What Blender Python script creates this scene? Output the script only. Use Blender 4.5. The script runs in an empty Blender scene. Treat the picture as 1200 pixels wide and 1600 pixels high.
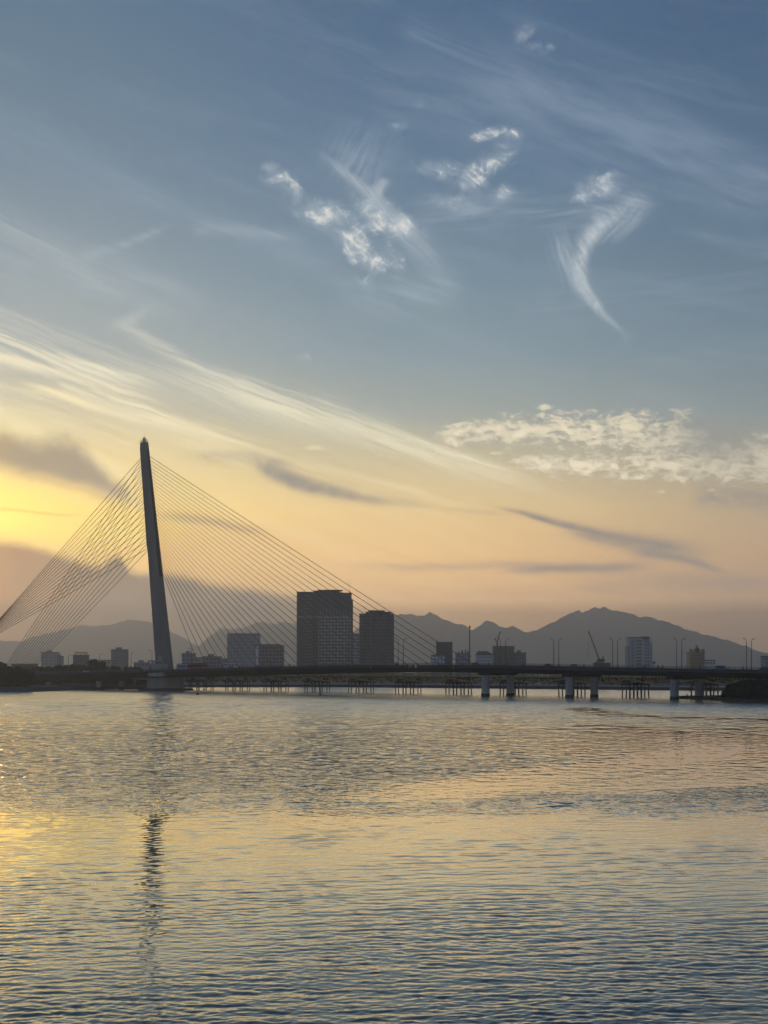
import bpy, bmesh, math, random
import numpy as np
from mathutils import Vector, Matrix

R = math.radians
random.seed(7)
rng = np.random.default_rng(11)
S = bpy.context.scene
COL = S.collection

# ------------------------------------------------------------------ camera
F = 2310.0      # focal length in pixels of the 1200x1600 frame
HOR = 1048.0    # row of the horizon
H = 11.0        # eye height above the water
cam = bpy.data.cameras.new('camera')
camo = bpy.data.objects.new('camera', cam)
COL.objects.link(camo)
camo.location = (0, 0, H)
camo.rotation_euler = (R(90), 0, 0)
cam.sensor_fit = 'VERTICAL'
cam.sensor_height = 36.0
cam.lens = 36.0 * F / 1600.0
cam.shift_y = (HOR - 800.0) / 1600.0
cam.clip_start = 0.5
cam.clip_end = 60000
S.camera = camo


def at(px, py, Y):
    return Vector(((px - 600) / F * Y, Y, H + (HOR - py) / F * Y))


def xat(px, Y):
    return (px - 600) / F * Y


def zat(py, Y):
    return H + (HOR - py) / F * Y


def lin(c):
    return tuple((v / 255 / 12.92) if v / 255 <= .04045 else ((v / 255 + .055) / 1.055) ** 2.4 for v in c)


# ------------------------------------------------------------------ materials
MATS = {}


def mat(name, col, rough=.8, var=.25, scale=.3, metal=0.0, spec=.3, streak=False, detail=5, bump=0.0):
    m = bpy.data.materials.new(name)
    m.use_nodes = True
    nt = m.node_tree
    b = nt.nodes['Principled BSDF']
    b.inputs['Roughness'].default_value = rough
    b.inputs['Metallic'].default_value = metal
    b.inputs['Specular IOR Level'].default_value = spec
    tc = nt.nodes.new('ShaderNodeTexCoord')
    mp = nt.nodes.new('ShaderNodeMapping')
    if streak:
        mp.inputs['Scale'].default_value = (1, 1, .12)
    nz = nt.nodes.new('ShaderNodeTexNoise')
    nz.inputs['Scale'].default_value = scale
    nz.inputs['Detail'].default_value = detail
    nz.inputs['Roughness'].default_value = .65
    rp = nt.nodes.new('ShaderNodeValToRGB')
    rp.color_ramp.elements[0].position = .3
    rp.color_ramp.elements[1].position = .72
    rp.color_ramp.elements[0].color = tuple(c * (1 - var) for c in col) + (1,)
    rp.color_ramp.elements[1].color = tuple(min(1, c * (1 + var)) for c in col) + (1,)
    L = nt.links.new
    L(tc.outputs['Object'], mp.inputs[0])
    L(mp.outputs[0], nz.inputs['Vector'])
    L(nz.outputs[0], rp.inputs[0])
    L(rp.outputs[0], b.inputs['Base Color'])
    if bump:
        bp = nt.nodes.new('ShaderNodeBump')
        bp.inputs['Strength'].default_value = bump
        L(nz.outputs[0], bp.inputs['Height'])
        L(bp.outputs[0], b.inputs['Normal'])
    MATS[name] = m
    return m


mat('concrete', (.29, .30, .30), .85, .3, .18, streak=True)
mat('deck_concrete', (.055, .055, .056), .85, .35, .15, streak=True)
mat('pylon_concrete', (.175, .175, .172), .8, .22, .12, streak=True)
mat('pier_concrete', (.38, .41, .43), .85, .22, .35, streak=True)
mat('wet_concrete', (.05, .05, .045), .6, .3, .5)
mat('asphalt', (.05, .05, .052), .9, .25, .6)
mat('rail_metal', (.16, .17, .18), .55, .2, 1.0, metal=.4)
mat('cable_sheath', (.22, .15, .11), .6, .15, .05)
mat('lamp_metal', (.14, .145, .15), .5, .15, 1.0, metal=.5)
mat('lamp_glass', (.5, .5, .48), .2, .05, 1.0)
mat('yellow_steel', (.62, .43, .15), .7, .4, .5, streak=True)
mat('truss_deck', (.20, .145, .07), .85, .3, .3)
mat('leg_concrete', (.12, .105, .085), .9, .35, .4, streak=True)
mat('foliage_dark', (.045, .058, .022), .75, .55, .35, detail=3)
mat('foliage_mid', (.06, .075, .028), .75, .5, .3, detail=3)
mat('bark', (.07, .055, .04), .9, .3, 1.5)
mat('soil', (.085, .075, .055), .95, .4, .12, bump=.3)
mat('city_ground', (.10, .10, .095), .95, .35, .02)
mat('mountain_green', (.045, .055, .04), .95, .5, .004)
mat('glass_dark', (.035, .042, .052), .25, .3, .2, spec=.5)
mat('glass_blue', (.06, .085, .12), .2, .3, .2, spec=.6)
mat('wall_grey', (.24, .235, .235), .85, .18, .08, streak=True)
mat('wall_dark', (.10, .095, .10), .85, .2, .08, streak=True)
mat('wall_brown', (.13, .10, .09), .85, .2, .08, streak=True)
mat('wall_white', (.60, .60, .60), .8, .12, .1, streak=True)
mat('wall_pale', (.42, .42, .41), .8, .14, .1, streak=True)
mat('wall_bluegrey', (.27, .30, .36), .8, .14, .1, streak=True)
mat('wall_yellow', (.36, .29, .15), .8, .16, .1, streak=True)
mat('wall_olive', (.17, .155, .11), .85, .16, .1, streak=True)
mat('slab_white', (.62, .63, .65), .75, .1, .3)
mat('roof_grey', (.12, .12, .12), .85, .25, .2)
mat('roof_brown', (.09, .06, .05), .85, .25, .2)
mat('car_dark', (.02, .025, .04), .3, .1, 1.0, spec=.5)
mat('car_blue', (.05, .08, .17), .3, .1, 1.0, spec=.5)
mat('car_white', (.5, .52, .55), .3, .08, 1.0, spec=.5)
mat('bus_red', (.26, .045, .03), .4, .15, .6, spec=.5)
mat('bus_blue', (.32, .40, .52), .4, .12, .6, spec=.5)
mat('car_glass', (.02, .025, .03), .1, .1, 1.0, spec=.6)
mat('tyre', (.02, .02, .02), .9, .1, 3.0)
mat('head_lamp', (.7, .7, .65), .2, .05, 1.0)
mat('tail_lamp', (.4, .03, .02), .3, .05, 1.0)
mat('cloth_dark', (.03, .032, .04), .9, .2, 4.0)
mat('cloth_blue', (.05, .07, .12), .9, .2, 4.0)
mat('cloth_red', (.16, .04, .035), .9, .2, 4.0)
mat('skin', (.36, .22, .15), .6, .1, 8.0)
mat('hair', (.015, .012, .01), .6, .2, 10.0)
mat('crane_steel', (.12, .10, .09), .6, .2, 1.0, metal=.3)
mat('crane_body', (.14, .10, .08), .6, .2, 1.0)
mat('buoy_paint', (.06, .07, .06), .6, .3, 3.0)
mat('sign_grey', (.22, .24, .27), .6, .1, 1.0)
mat('marker_white', (.5, .5, .5), .6, .1, 1.0)
mat('marker_amber', (.34, .2, .05), .6, .1, 1.0)


# ------------------------------------------------------------------ mesh builder
class MB:
    def __init__(self):
        self.v = []
        self.f = []

    def add(self, vs, fs):
        o = len(self.v)
        self.v += [tuple(p) for p in vs]
        self.f += [tuple(i + o for i in f) for f in fs]
        return self

    def box(self, x0, x1, y0, y1, z0, z1):
        vs = [(x0, y0, z0), (x1, y0, z0), (x1, y1, z0), (x0, y1, z0), (x0, y0, z1), (x1, y0, z1), (x1, y1, z1), (x0, y1, z1)]
        return self.add(vs, [(0, 3, 2, 1), (4, 5, 6, 7), (0, 1, 5, 4), (1, 2, 6, 5), (2, 3, 7, 6), (3, 0, 4, 7)])

    def prism(self, poly, z0, z1, scale_top=1.0, ctr=None):
        n = len(poly)
        if ctr is None:
            ctr = (sum(p[0] for p in poly) / n, sum(p[1] for p in poly) / n)
        vs = [(x, y, z0) for x, y in poly] + [(ctr[0] + (x - ctr[0]) * scale_top, ctr[1] + (y - ctr[1]) * scale_top, z1) for x, y in poly]
        fs = [tuple(reversed(range(n))), tuple(range(n, 2 * n))]
        fs += [(i, (i + 1) % n, n + (i + 1) % n, n + i) for i in range(n)]
        return self.add(vs, fs)

    def loft(self, rings, cap=True):
        n = len(rings[0])
        vs = [p for r in rings for p in r]
        fs = []
        for k in range(len(rings) - 1):
            a = k * n
            fs += [(a + i, a + (i + 1) % n, a + n + (i + 1) % n, a + n + i) for i in range(n)]
        if cap:
            fs += [tuple(reversed(range(n))), tuple(range((len(rings) - 1) * n, len(rings) * n))]
        return self.add(vs, fs)

    def tube(self, p0, p1, r0, r1=None, n=6):
        r1 = r0 if r1 is None else r1
        p0, p1 = Vector(p0), Vector(p1)
        d = (p1 - p0).normalized()
        a = d.orthogonal().normalized()
        b = d.cross(a)
        r = []
        for p, rr in ((p0, r0), (p1, r1)):
            r.append([p + (a * math.cos(2 * math.pi * i / n) + b * math.sin(2 * math.pi * i / n)) * rr for i in range(n)])
        return self.loft(r)

    def path(self, pts, r, n=6):
        for a, b in zip(pts[:-1], pts[1:]):
            self.tube(a, b, r, r, n)
        return self

    def bar(self, p0, p1, w, h):
        """rectangular bar from p0 to p1: w sideways (horizontal), h vertical-ish"""
        p0, p1 = Vector(p0), Vector(p1)
        d = (p1 - p0).normalized()
        s = d.cross(Vector((0, 0, 1)))
        s = s.normalized() if s.length > 1e-4 else Vector((1, 0, 0))
        u = s.cross(d).normalized()
        r = [[p + s * (w / 2 * i) + u * (h / 2 * j) for i, j in ((-1, -1), (1, -1), (1, 1), (-1, 1))] for p in (p0, p1)]
        return self.loft(r)

    def disc(self, c, axis, r, t, n=16):
        c, axis = Vector(c), Vector(axis).normalized()
        return self.tube(c - axis * t / 2, c + axis * t / 2, r, r, n)

    def mesh(self, name, m, smooth=False):
        me = bpy.data.meshes.new(name)
        me.from_pydata(self.v, [], self.f)
        me.materials.append(MATS[m] if isinstance(m, str) else m)
        bm = bmesh.new()
        bm.from_mesh(me)
        bmesh.ops.recalc_face_normals(bm, faces=bm.faces)
        bm.to_mesh(me)
        bm.free()
        if smooth:
            me.polygons.foreach_set('use_smooth', [True] * len(me.polygons))
        return me

    def build(self, name, m, parent=None, smooth=False, loc=None):
        return link(name, self.mesh(name, m, smooth), parent, loc)


def link(name, me, parent=None, loc=None):
    o = bpy.data.objects.new(name, me)
    COL.objects.link(o)
    if parent:
        o.parent = parent
    if loc is not None:
        o.location = loc
    return o


def tag(o, label=None, cat=None, group=None, kind=None):
    if label:
        o['label'] = label
    if cat:
        o['category'] = cat
    if group:
        o['group'] = group
    if kind:
        o['kind'] = kind
    return o


def thing(name, label, cat, loc=(0, 0, 0), rz=0, group=None):
    o = bpy.data.objects.new(name, None)
    COL.objects.link(o)
    o.empty_display_size = .1
    o.location = loc
    o.rotation_euler = (0, 0, rz)
    return tag(o, label, cat, group)


KIDS = {}


def kids(o):
    return [c for c in COL.objects if c.parent == o]


def dup(root, loc, rz=None, label=None, group=None, scale=None, children=None):
    r = root.copy()
    COL.objects.link(r)
    r.location = loc
    if rz is not None:
        r.rotation_euler = (0, 0, rz)
    if scale is not None:
        r.scale = scale if hasattr(scale, '__len__') else (scale,) * 3
    if label:
        r['label'] = label
    if group:
        r['group'] = group
    for ch in (children if children is not None else kids(root)):
        c = ch.copy()
        COL.objects.link(c)
        c.parent = r
        for g in kids(ch):
            d = g.copy()
            COL.objects.link(d)
            d.parent = c
    return r


# ------------------------------------------------------------------ node expression helper
class X:
    nt = None

    def __init__(s, sock):
        s.s = sock

    @staticmethod
    def op(o, a, b=None, c=None):
        n = X.nt.nodes.new('ShaderNodeMath')
        n.operation = o
        for i, v in enumerate((a, b, c)):
            if v is None:
                continue
            if isinstance(v, X):
                X.nt.links.new(v.s, n.inputs[i])
            else:
                n.inputs[i].default_value = float(v)
        return X(n.outputs[0])

    def __add__(a, b): return X.op('ADD', a, b)
    __radd__ = __add__
    def __sub__(a, b): return X.op('SUBTRACT', a, b)
    def __rsub__(a, b): return X.op('SUBTRACT', b, a)
    def __mul__(a, b): return X.op('MULTIPLY', a, b)
    __rmul__ = __mul__
    def __truediv__(a, b): return X.op('DIVIDE', a, b)
    def __rtruediv__(a, b): return X.op('DIVIDE', b, a)
    def __neg__(a): return X.op('MULTIPLY', a, -1)


def fmax(a, b): return X.op('MAXIMUM', a, b)
def fmin(a, b): return X.op('MINIMUM', a, b)
def fexp(a): return X.op('EXPONENT', a)
def gauss(a): return fexp(-(a * a))


def sm(a, b, x):
    """smoothstep from a to b (a may exceed b)"""
    n = X.nt.nodes.new('ShaderNodeMapRange')
    n.interpolation_type = 'SMOOTHSTEP'
    lo, hi, r = (a, b, False) if a < b else (b, a, True)
    X.nt.links.new(x.s, n.inputs[0])
    n.inputs[1].default_value = lo
    n.inputs[2].default_value = hi
    n.inputs[3].default_value = 1 if r else 0
    n.inputs[4].default_value = 0 if r else 1
    return X(n.outputs[0])


def vec(x, y, z=0.0):
    n = X.nt.nodes.new('ShaderNodeCombineXYZ')
    for i, v in enumerate((x, y, z)):
        if isinstance(v, X):
            X.nt.links.new(v.s, n.inputs[i])
        else:
            n.inputs[i].default_value = v
    return n.outputs[0]


def noise(v, scale, detail=4, rough=.55, dist=0.0):
    n = X.nt.nodes.new('ShaderNodeTexNoise')
    X.nt.links.new(v, n.inputs['Vector'])
    n.inputs['Scale'].default_value = scale
    n.inputs['Detail'].default_value = detail
    n.inputs['Roughness'].default_value = rough
    n.inputs['Distortion'].default_value = dist
    return X(n.outputs[0])


def curve(x, pts):
    """piecewise-smooth function of x in 0..1"""
    n = X.nt.nodes.new('ShaderNodeFloatCurve')
    c = n.mapping.curves[0]
    for i, (a, b) in enumerate(pts):
        if i < 2:
            c.points[i].location = (a, b)
        else:
            c.points.new(a, b)
    n.mapping.update()
    X.nt.links.new(x.s, n.inputs['Value'])
    return X(n.outputs[0])


def ramp(x, stops):
    n = X.nt.nodes.new('ShaderNodeValToRGB')
    el = n.color_ramp.elements
    n.color_ramp.interpolation = 'LINEAR'
    for i, (p, c) in enumerate(stops):
        e = el[i] if i < 2 else el.new(p)
        e.position = p
        e.color = tuple(c) + (1,)
    X.nt.links.new(x.s, n.inputs[0])
    return n.outputs[0]


def mixc(f, a, b):
    n = X.nt.nodes.new('ShaderNodeMix')
    n.data_type = 'RGBA'
    if isinstance(f, X):
        X.nt.links.new(f.s, n.inputs[0])
    else:
        n.inputs[0].default_value = f
    for i, v in ((6, a), (7, b)):
        if isinstance(v, tuple):
            n.inputs[i].default_value = v + (1,)
        else:
            X.nt.links.new(v, n.inputs[i])
    return n.outputs[2]


def addc(a, b, mode='ADD', f=1.0):
    n = X.nt.nodes.new('ShaderNodeMix')
    n.data_type = 'RGBA'
    n.blend_type = mode
    if isinstance(f, X):
        X.nt.links.new(f.s, n.inputs[0])
    else:
        n.inputs[0].default_value = f
    for i, v in ((6, a), (7, b)):
        if isinstance(v, tuple):
            n.inputs[i].default_value = v + (1,)
        else:
            X.nt.links.new(v, n.inputs[i])
    return n.outputs[2]


# ------------------------------------------------------------------ sky (world): dusk sky with cirrus, altocumulus and a low cloud bank
# The clouds are layers of procedural noise placed by direction (azimuth U, elevation V, both in units of 1/2310 rad).
# The sky is divided into regions so that each direction only evaluates the layers that reach it.
SUN_AZ, SUN_EL = -23.2, 5.6
HAZE_DENS, HAZE_TOP = 2.0e-4, 560.0
world = bpy.data.worlds.new('World')
S.world = world
world.use_nodes = True
WT = world.node_tree
WT.nodes.clear()
GROUPS = {}
BOX = []          # bounding boxes recorded while a layer is being measured
TINY = [0.0]      # keeps the layers of different regions apart


def group(name, ins, fn):
    """node group with float inputs 'ins' computing one float"""
    g = bpy.data.node_groups.new(name, 'ShaderNodeTree')
    for i in ins:
        g.interface.new_socket(i, in_out='INPUT', socket_type='NodeSocketFloat')
    g.interface.new_socket('out', in_out='OUTPUT', socket_type='NodeSocketFloat')
    gi, go = g.nodes.new('NodeGroupInput'), g.nodes.new('NodeGroupOutput')
    old, X.nt = X.nt, g
    r = fn(*[X(gi.outputs[k]) for k in range(len(ins))])
    g.links.new(r.s, go.inputs[0])
    X.nt = old
    GROUPS[name] = g


def call(name, *args):
    n = X.nt.nodes.new('ShaderNodeGroup')
    n.node_tree = GROUPS[name]
    for i, v in enumerate(args):
        if isinstance(v, X):
            X.nt.links.new(v.s, n.inputs[i])
        else:
            n.inputs[i].default_value = float(v)
    return X(n.outputs[0])


def clamp01(t):
    n = X.nt.nodes.new('ShaderNodeClamp')
    X.nt.links.new(t.s, n.inputs[0])
    return X(n.outputs[0])


def smv(a, b, x):
    """smoothstep with socket limits, a < b"""
    t = clamp01(X.op('DIVIDE', x - a, b - a))
    return t * t * (3 - 2 * t)


def _fib(Uw, Vw, c, s, ls, ws, seed, det, rough, dist):
    n = X.nt.nodes.new('ShaderNodeTexNoise')
    X.nt.links.new(vec((Uw * c + Vw * s) / ls, (Vw * c - Uw * s) / ws, seed), n.inputs['Vector'])
    n.inputs['Scale'].default_value = 1
    for k, v in (('Detail', det), ('Roughness', rough), ('Distortion', dist)):
        X.nt.links.new(v.s, n.inputs[k])
    return X(n.outputs[0])


def _streak(U, V, Uw, Vw, u0, v0, c, s, Ln, bend, w0, w1, soft, ta, tb, wa, wb):
    du = U + (Uw - U) * wa - u0
    dv = V + (Vw - V) * wb - v0
    t = (du * c + dv * s) / Ln
    tt = clamp01(t)
    n = dv * c - du * s - tt * (1 - tt) * 4 * bend
    q = n / (tt * (w1 - w0) + w0)
    up = fmax(q, 0.0)
    dn = fmin(q, 0.0) / soft
    return fexp(-(up * up + dn * dn)) * smv(ta * -.5, ta + .0001, t) * smv(tb * -.5, tb + .0001, 1 - t)


def _blob(U, V, Uw, Vw, u0, v0, cc, ss, rx, ry, w):
    du = U + (Uw - U) * w - u0
    dv = V + (Vw - V) * w - v0
    a = (du * cc + dv * ss) / rx
    b = (dv * cc - du * ss) / ry
    return fexp(-(a * a + b * b))


group('cloud_fibres', ['U', 'V', 'c', 's', 'ls', 'ws', 'seed', 'det', 'rough', 'dist'], _fib)
group('cloud_streak', ['U', 'V', 'Uw', 'Vw', 'u0', 'v0', 'c', 's', 'L', 'bend', 'w0', 'w1', 'soft', 'ta', 'tb', 'wa', 'wb'], _streak)
group('cloud_blob', ['U', 'V', 'Uw', 'Vw', 'u0', 'v0', 'c', 's', 'rx', 'ry', 'w'], _blob)


def sp(px, py):
    """direction seen at a point of the photograph"""
    x, y = px - 600, HOR - py
    return F * math.atan2(x, F), F * math.atan2(y, math.hypot(F, x))


class Lazy:
    """shared values, built once in each node tree when first asked for"""
    defs = {}
    cache = {}

    def __getattr__(self, key):
        kk = (X.nt.name, key)
        if kk not in Lazy.cache:
            Lazy.cache[kk] = Lazy.defs[key]()
        return Lazy.cache[kk]


K = Lazy()


def xyz():
    tc = X.nt.nodes.new('ShaderNodeTexCoord')
    sep = X.nt.nodes.new('ShaderNodeSeparateXYZ')
    X.nt.links.new(tc.outputs['Generated'], sep.inputs[0])
    return [X(sep.outputs[i]) for i in range(3)]


def fibd(angle, ls, ws, seed=0, det=4, rough=.6, dist=.0):
    return call('cloud_fibres', K.Uf, K.Vf, math.cos(R(angle)), math.sin(R(angle)), ls, ws, seed, det, rough, dist)


D = Lazy.defs
D['xyz'] = xyz
D['az'] = lambda: X.op('ARCTAN2', K.xyz[0], K.xyz[1])
D['U'] = lambda: K.az * F
D['V'] = lambda: X.op('ARCSINE', fmax(fmin(K.xyz[2], 1.0), -1.0)) * F
D['UV'] = lambda: vec(K.U, K.V, 0.0)
D['nA'] = lambda: noise(K.UV, 1 / 170, 4, .55) - .5
D['nB'] = lambda: noise(vec(K.U + 900, K.V - 400, 0.0), 1 / 60, 4, .58) - .5
D['nC'] = lambda: noise(vec(K.U - 300, K.V + 700, 0.0), 1 / 22, 4, .6) - .5
D['nP'] = lambda: noise(vec(K.U * .8 + 130, K.V + 270, 3.0), 1 / 34, 9, .70, .5) - .5
D['Uw'] = lambda: K.U + K.nA * 50 + K.nB * 22
D['Vw'] = lambda: K.V + noise(vec(K.U + 5000, K.V, 0.0), 1 / 150, 4, .5) * 36 - 18 + K.nB * 10
D['Uf'] = lambda: K.U + (K.Uw - K.U) * .4
D['Vf'] = lambda: K.V + (K.Vw - K.V) * .4
D['f20'] = lambda: fibd(-19, 280, 24, 1, 5, .64)
D['f24'] = lambda: fibd(-20, 210, 9, 5, 6, .68)
D['f16'] = lambda: fibd(-17, 300, 13, 6, 6, .66)
D['fH'] = lambda: fibd(-6, 330, 26, 9, 5)
D['fB'] = lambda: fibd(-16, 420, 60, 3, 5, .6)
D['fac'] = lambda: fibd(-3, 24, 10, 31, 6, .68, .4)
D['front'] = lambda: sm(R(60), R(30), X.op('ABSOLUTE', K.az))
D['warm'] = lambda: ramp((K.V + 60) / 1200, [(0, lin((214, 170, 118))), (.2, lin((250, 216, 142))), (.38, lin((244, 230, 184))), (.55, lin((196, 204, 198))), (.8, lin((150, 168, 184))), (1, lin((120, 144, 168)))])


def fib(*a):
    return fibd(*a)


def streak(p0, p1, bend, w0, w1, soft_dn=1.0, taper=(.12, .25), warp=(.6, .6)):
    (u0, v0), (u1, v1) = sp(*p0), sp(*p1)
    Ln = math.hypot(u1 - u0, v1 - v0)
    m = 2.5 * max(w0, w1) * max(1, soft_dn) + abs(bend) + 50 * max(warp)
    ex = .6 * max(taper) * Ln * .9
    c, s = abs(u1 - u0) / Ln, abs(v1 - v0) / Ln
    BOX.append((min(u0, u1) - m - ex * c, max(u0, u1) + m + ex * c, min(v0, v1) - m - ex * s, max(v0, v1) + m + ex * s))
    return call('cloud_streak', K.U, K.V, K.Uw, K.Vw, u0 + TINY[0], v0, (u1 - u0) / Ln, (v1 - v0) / Ln, Ln, bend, w0, w1, soft_dn, taper[0], taper[1], warp[0], warp[1])


def blob(c, rx, ry, rot=0.0, warp=1.0):
    u0, v0 = sp(*c)
    if rot == 0:
        a, b = 2.6 * rx + 45 * warp, 2.6 * ry + 45 * warp
    else:
        a = b = 2.6 * max(rx, ry) + 45 * warp
    BOX.append((u0 - a, u0 + a, v0 - b, v0 + b))
    return call('cloud_blob', K.U, K.V, K.Uw, K.Vw, u0 + TINY[0], v0, math.cos(R(rot)), math.sin(R(rot)), rx, ry, warp)


def edge(pts, scale=420.0):
    """height V of an outline given by photo points, as a function of U"""
    ps = [((sp(a, b)[0] + 800) / 1600, max(0, sp(a, b)[1]) / scale) for a, b in pts]
    return curve((K.U + 800) / 1600, ps) * scale


# --- clear-sky gradient by elevation, for three azimuths and the side away from the sun
rows = [-2600, -1500, -800, -300, 0, 150, 300, 450, 560, 650, 720, 800, 870, 950, 1010, 1048, 1100]
cl = [(44, 66, 98), (50, 74, 108), (60, 90, 122), (82, 112, 142), (90, 121, 148), (99, 128, 151), (110, 137, 158), (130, 151, 163), (150, 163, 164), (186, 184, 160), (222, 206, 150), (252, 224, 120), (236, 196, 120), (198, 160, 114), (172, 140, 110), (160, 130, 106), (120, 100, 84)]
cc = [(44, 66, 98), (48, 70, 106), (52, 80, 116), (66, 96, 130), (73, 106, 140), (84, 115, 147), (94, 125, 152), (110, 138, 155), (124, 147, 157), (146, 158, 154), (186, 180, 150), (216, 194, 144), (222, 188, 134), (206, 170, 128), (184, 152, 120), (168, 140, 114), (110, 96, 84)]
cr = [(44, 66, 98), (46, 68, 102), (50, 76, 110), (62, 90, 124), (70, 96, 131), (75, 104, 136), (80, 111, 139), (92, 119, 139), (104, 129, 143), (120, 138, 144), (144, 148, 141), (170, 158, 136), (174, 152, 126), (162, 140, 117), (148, 128, 110), (138, 120, 104), (96, 88, 80)]
cb = [(58, 80, 116), (64, 86, 122), (72, 94, 128), (84, 104, 134), (90, 109, 137), (94, 112, 138), (97, 114, 138), (99, 115, 138), (101, 115, 136), (102, 114, 134), (103, 113, 131), (104, 112, 128), (104, 111, 125), (104, 110, 122), (102, 107, 118), (96, 100, 110), (70, 74, 80)]


def strip(cs):
    def tone(y, c):
        c = lin(c)
        k = min(1, max(0, (620 - y) / 400))           # deeper, greener blue high up
        w = min(1, max(0, (y - 600) / 200))           # warmer low down
        return (c[0] * (1 - .37 * k) * (1 + .14 * w), c[1] * (1 - .25 * k), c[2] * (1 - .20 * k) * (1 - .23 * w))
    return ramp((K.V + (1100 - HOR)) / 3700, [((1100 - y) / 3700, tone(y, c)) for y, c in sorted(zip(rows, cs), key=lambda k: -k[0])])


def base_sky():
    b = mixc(sm(-560, 60, K.U), strip(cl), strip(cc))
    b = mixc(sm(40, 640, K.U), b, strip(cr))
    b = mixc(sm(R(24), R(75), X.op('ABSOLUTE', K.az)), b, strip(cb))
    sky = X.nt.nodes.new('ShaderNodeTexSky')     # adds the glow round the hidden sun
    sky.sky_type = 'NISHITA'
    sky.sun_disc = False
    sky.sun_elevation = R(SUN_EL)
    sky.sun_rotation = R(SUN_AZ)
    sky.dust_density = 2.5
    return addc(b, addc(sky.outputs[0], (.0026, .0024, .0014), 'MULTIPLY'), 'ADD')


D['base'] = base_sky


def gain():
    # the sky stands beyond the hazy air and is brighter than what is left of it here
    path = fmin((HAZE_TOP - H) / fmax(K.xyz[2], .03), 11500.0)
    e = fexp(path * (HAZE_DENS * .80))
    return vec(e, e, e * (1 + path * 0.8e-5))


D['gain'] = gain
LAYERS = []


def lay(mask, color, box=None):
    """one cloud layer: mask() builds the opacity, color is linear rgb or the name of a shared ramp"""
    LAYERS.append((mask, color, box))


EVERY = (-9e9, 9e9, -9e9, 9e9)


def pbox(x0, y0, x1, y1):
    a, b = sp(x0, y0), sp(x1, y1)
    return (a[0], b[0], b[1], a[1])


# --- thin high cirrus all over
lay(lambda: sm(.46, .78, K.fB) * sm(200, 560, K.V) * .30, lin((150, 166, 180)), (-1400, 1400, 190, 2500))
lay(lambda: streak((760, 90), (1240, 300), -10, 62, 42, 1.2, (.3, .1)) * sm(.22, .75, fib(-22, 190, 30, 21, 6, .66)) * .44, lin((152, 168, 186)))
lay(lambda: streak((620, 40), (860, 160), 0, 30, 34) * sm(.3, .8, K.f24) * .34, lin((148, 164, 182)))
lay(lambda: streak((640, 335), (1000, 345), 10, 28, 22) * sm(.3, .75, fib(4, 120, 12, 23, 5)) * .46, lin((156, 172, 184)))
lay(lambda: streak((820, 470), (1230, 420), -8, 34, 30) * sm(.35, .75, fib(3, 200, 12, 27, 5)) * .34, lin((146, 164, 176)))
lay(lambda: streak((1000, 560), (1260, 545), 4, 20, 20) * sm(.35, .75, K.fH) * .34, lin((150, 162, 168)))
lay(lambda: streak((-30, 180), (330, 350), 8, 18, 14) * sm(.3, .8, K.f24) * .24, lin((150, 168, 184)))
lay(lambda: fmax(streak((300, 355), (470, 372), 4, 9, 7), streak((120, 400), (260, 350), -6, 8, 5)) * sm(.25, .7, K.f24) * .44, lin((164, 182, 190)))
lay(lambda: streak((-30, 340), (190, 470), 6, 26, 14) * sm(.25, .75, K.f24) * .40, lin((178, 190, 190)))
lay(lambda: streak((-20, 400), (330, 475), 0, 40, 30) * sm(.3, .8, K.f20) * .42, lin((178, 188, 186)))
lay(lambda: streak((165, 508), (310, 476), 4, 10, 8, 1.2, (.3, .4)) * sm(.3, .75, K.nB + .5) * .5, lin((198, 206, 200)))

# --- the broad cirrus veil that slopes down from the left: a fan of thin strands with blue showing between them
lay(lambda: sm(-50, 170, edge([(-250, 480), (0, 560), (150, 612), (300, 648), (450, 676), (600, 708), (760, 750), (900, 785), (1200, 850), (1390, 900)], 700.0) - K.V + K.nB * 40 + K.nA * 70)
    * sm(-20, 60, K.V) * sm(560, -260, K.U) * (sm(.34, .74, K.f20) * .36 + sm(.38, .76, K.f16) * .42), 'warm', (-2400, 560, -20, 640))
lay(lambda: fmax(fmax(streak((-620, 300), (10, 522), -10, 14, 8, 2.6, (.3, .15), (.35, .35)), streak((-560, 380), (20, 566), -8, 12, 6, 2.2, (.3, .15), (.35, .35))), streak((-640, 470), (40, 615), 0, 18, 9, 2.0, (.3, .15), (.35, .35)) * .8) * sm(.3, .7, K.f24) * .85, lin((242, 230, 192)))
WP = (.35, .35)
lay(lambda: fmax(streak((-70, 492), (240, 596), -8, 7, 8, 3.2, (.0, .3), WP), streak((-60, 540), (150, 590), -4, 5, 7, 2.0, (.0, .3), WP) * .7) * sm(.28, .66, K.f24) * .95, lin((244, 234, 200)))
lay(lambda: fmax(streak((-50, 462), (180, 545), -4, 8, 6, 2.6, (.1, .4), WP), streak((-40, 486), (330, 600), 0, 10, 14, 1.4, (.1, .4), WP) * .6) * sm(.34, .74, K.f24) * .62, lin((226, 222, 202)))
lay(lambda: fmax(streak((176, 500), (340, 592), 5, 4, 8, 2.4, (.3, .4), WP) * .7, streak((250, 552), (480, 640), 5, 6, 11, 2.0, (.3, .3), WP)) * sm(.28, .72, K.f24) * .7, lin((234, 228, 204)))
lay(lambda: streak((270, 586), (830, 752), 10, 12, 8, 3.0, (.3, .2), (.35, .35)) * sm(.22, .7, K.f24) * .88, lin((246, 236, 198)))
lay(lambda: fmax(streak((330, 580), (600, 662), 6, 7, 12, 2.0, (.2, .4), WP), streak((420, 600), (720, 705), 6, 8, 12, 1.5, (.2, .4), WP) * .7) * sm(.36, .76, K.f24) * .7, lin((232, 226, 200)))
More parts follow.
